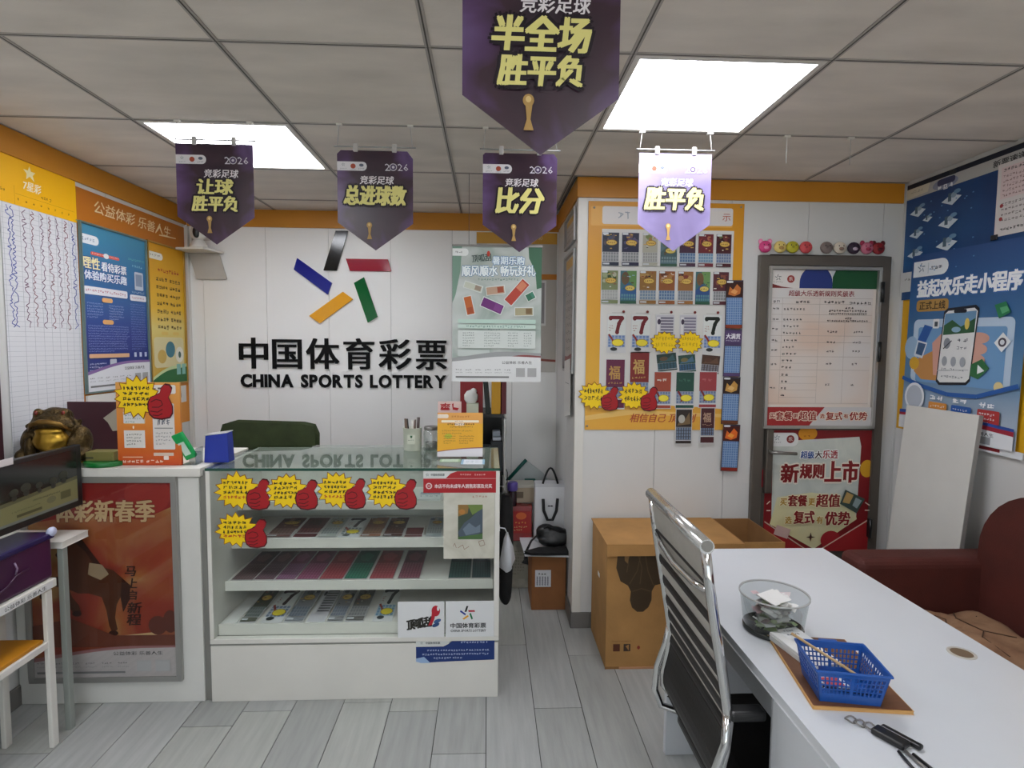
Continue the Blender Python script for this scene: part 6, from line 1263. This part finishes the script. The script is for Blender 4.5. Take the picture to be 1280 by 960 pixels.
def banner(x, y, zt, lines, lab, fab, dark='#2a1630', cut=0, yaw=0, cord=None, seed=0):
    W, Hh = .294, .394; t = thing('hanging_banner', lab, 'banner', (x, y, zt - Hh), yaw, 'shield-shaped banners hanging from the ceiling')
    n = 12; sh = [(cut, 0), (100 - cut * 1.5, 0), (100, cut * 2)] if cut else [(0, 0), (100, 0)]
    sh = sh + [(100, 97), (50, 134), (0, 97)] + ([(0, cut)] if cut else [])
    p = PR(o=(-W / 2, 0, Hh - .01), U=XV, V=ZV, W=W, Hh=Hh - .01, w=100, h=134, sheet=fab, thick=.001, shape=sh, step=.00022)
    p.rr(0, 15, 39, 12, 5.5, '#d9d6da', left=False); p.star_logo(8, 19, .04, cols=('#808890',) * 5); p.micro(4, 23.5, 9, 1.8, '#707880'); p.ell(21, 21, 3.4, 3.4, '#a0442c'); p.micro(17, 25, 8, 1, '#707880'); p.ell(32, 19.6, 3, 2, '#5a6070'); p.micro(28, 23.5, 8, 1.8, '#404850')
    p.text('2', 63, 17, 7, 9.5, '#d4d0d8'); p.ell(74, 21.6, 5, 5, '#c8c4cc'); p.ell(74, 21.6, 4, 4, '#504060'); p.ell(74, 21.6, 1.8, 1.8, '#c8c4cc'); p.text('26', 80, 17, 14, 9.5, '#d4d0d8')
    p.text('竞彩足球', 30 if len(lines) == 1 else 36, 34, 44, 11, '#e0dade', off=.02, shear=.1)
    y0 = 47
    for ln, wd, hh in lines:
        p.text(ln, 50 - wd / 2 - 1, y0, wd, hh, '#d8cf80', off=.045, shear=.1, halo='#180c18', hw=2.6); p.rect(0, 0, .01, .01, '#e8dc78'); y0 += hh + 2.5
    # plain gold cup and blue shorts-like patch of the printed picture
    g = '#a8854c'; p.ell(42, 100, 3.6, 4, g); p.poly([(40, 102), (44.6, 102), (43.4, 112), (45.4, 119), (39, 119), (41, 112)], g); p.ell(42, 99.4, 1.8, 2, '#d0b478')
    p.build('banner_sheet', t)
    MB().tube([(-W / 2 - .012, 0, Hh + .004), (W / 2 + .012, 0, Hh + .004)], .0032, PVC, 8).build('rod', t)
    ch = ZC - zt - .004 + .0
    for sx in (-1, 1):
        MB().box(sx * .075 - .009, sx * .075 + .009, -.006, .006, Hh - .016, Hh + .016, M('clear_clip', '#b9b6b4', .3)).build('clip', t, bevel=.003)
        MB().tube([(sx * (W / 2 - .002), 0, Hh + .004), (sx * (W / 2 - .01), 0, Hh + ch)], .0016, M('plastic_cord', '#b5b2ae', .5), 6).build('cord', t)
        MB().box(sx * (W / 2 - .01) - .011, sx * (W / 2 - .01) + .011, -.008, .008, Hh + ch - .006, Hh + ch + .003, WHITE).build('ceiling_hook', t, bevel=.002)
    return t

banner(-1.063, 2.29, 2.286, [('让球', 46, 20), ('胜平负', 58, 20)], 'purple shield banner with two rows of yellow characters before the left light panel', BAN)
banner(-.446, 2.285, 2.272, [('总进球数', 80, 26)], 'purple shield banner with four yellow characters above the emblem on the back wall', BAN, cut=5)
banner(.122, 2.285, 2.274, [('比分', 62, 34)], 'purple shield banner with two large yellow characters below the tip of the near banner', BAN, cut=3)
banner(.744, 2.285, 2.288, [('胜平负', 80, 30)], 'light-washed pale lavender shield banner with yellow characters in front of the ticket board', BANLIT, dark=None)
banner(.096, 1.09, 2.262, [('半全场', 61, 22), ('胜平负', 53, 19)], 'nearest purple shield banner, cut off by the top of the picture', BAN)
# ceiling hooks left without a banner
for x, lb in ((1.203, 'left'), (1.468, 'right')):
    m = MB(); m.box(x - .012, x + .012, 2.293, 2.311, ZC - .008, ZC - .0008, WHITE).tube([(x, 2.30, ZC - .006), (x, 2.30, ZC - .11)], .0014, M('plastic_cord', '#b5b2ae', .5), 6)
    tag(m.build('ceiling_hook'), 'empty white ceiling hook right of the pale banner, %s one of two' % lb, 'hook')
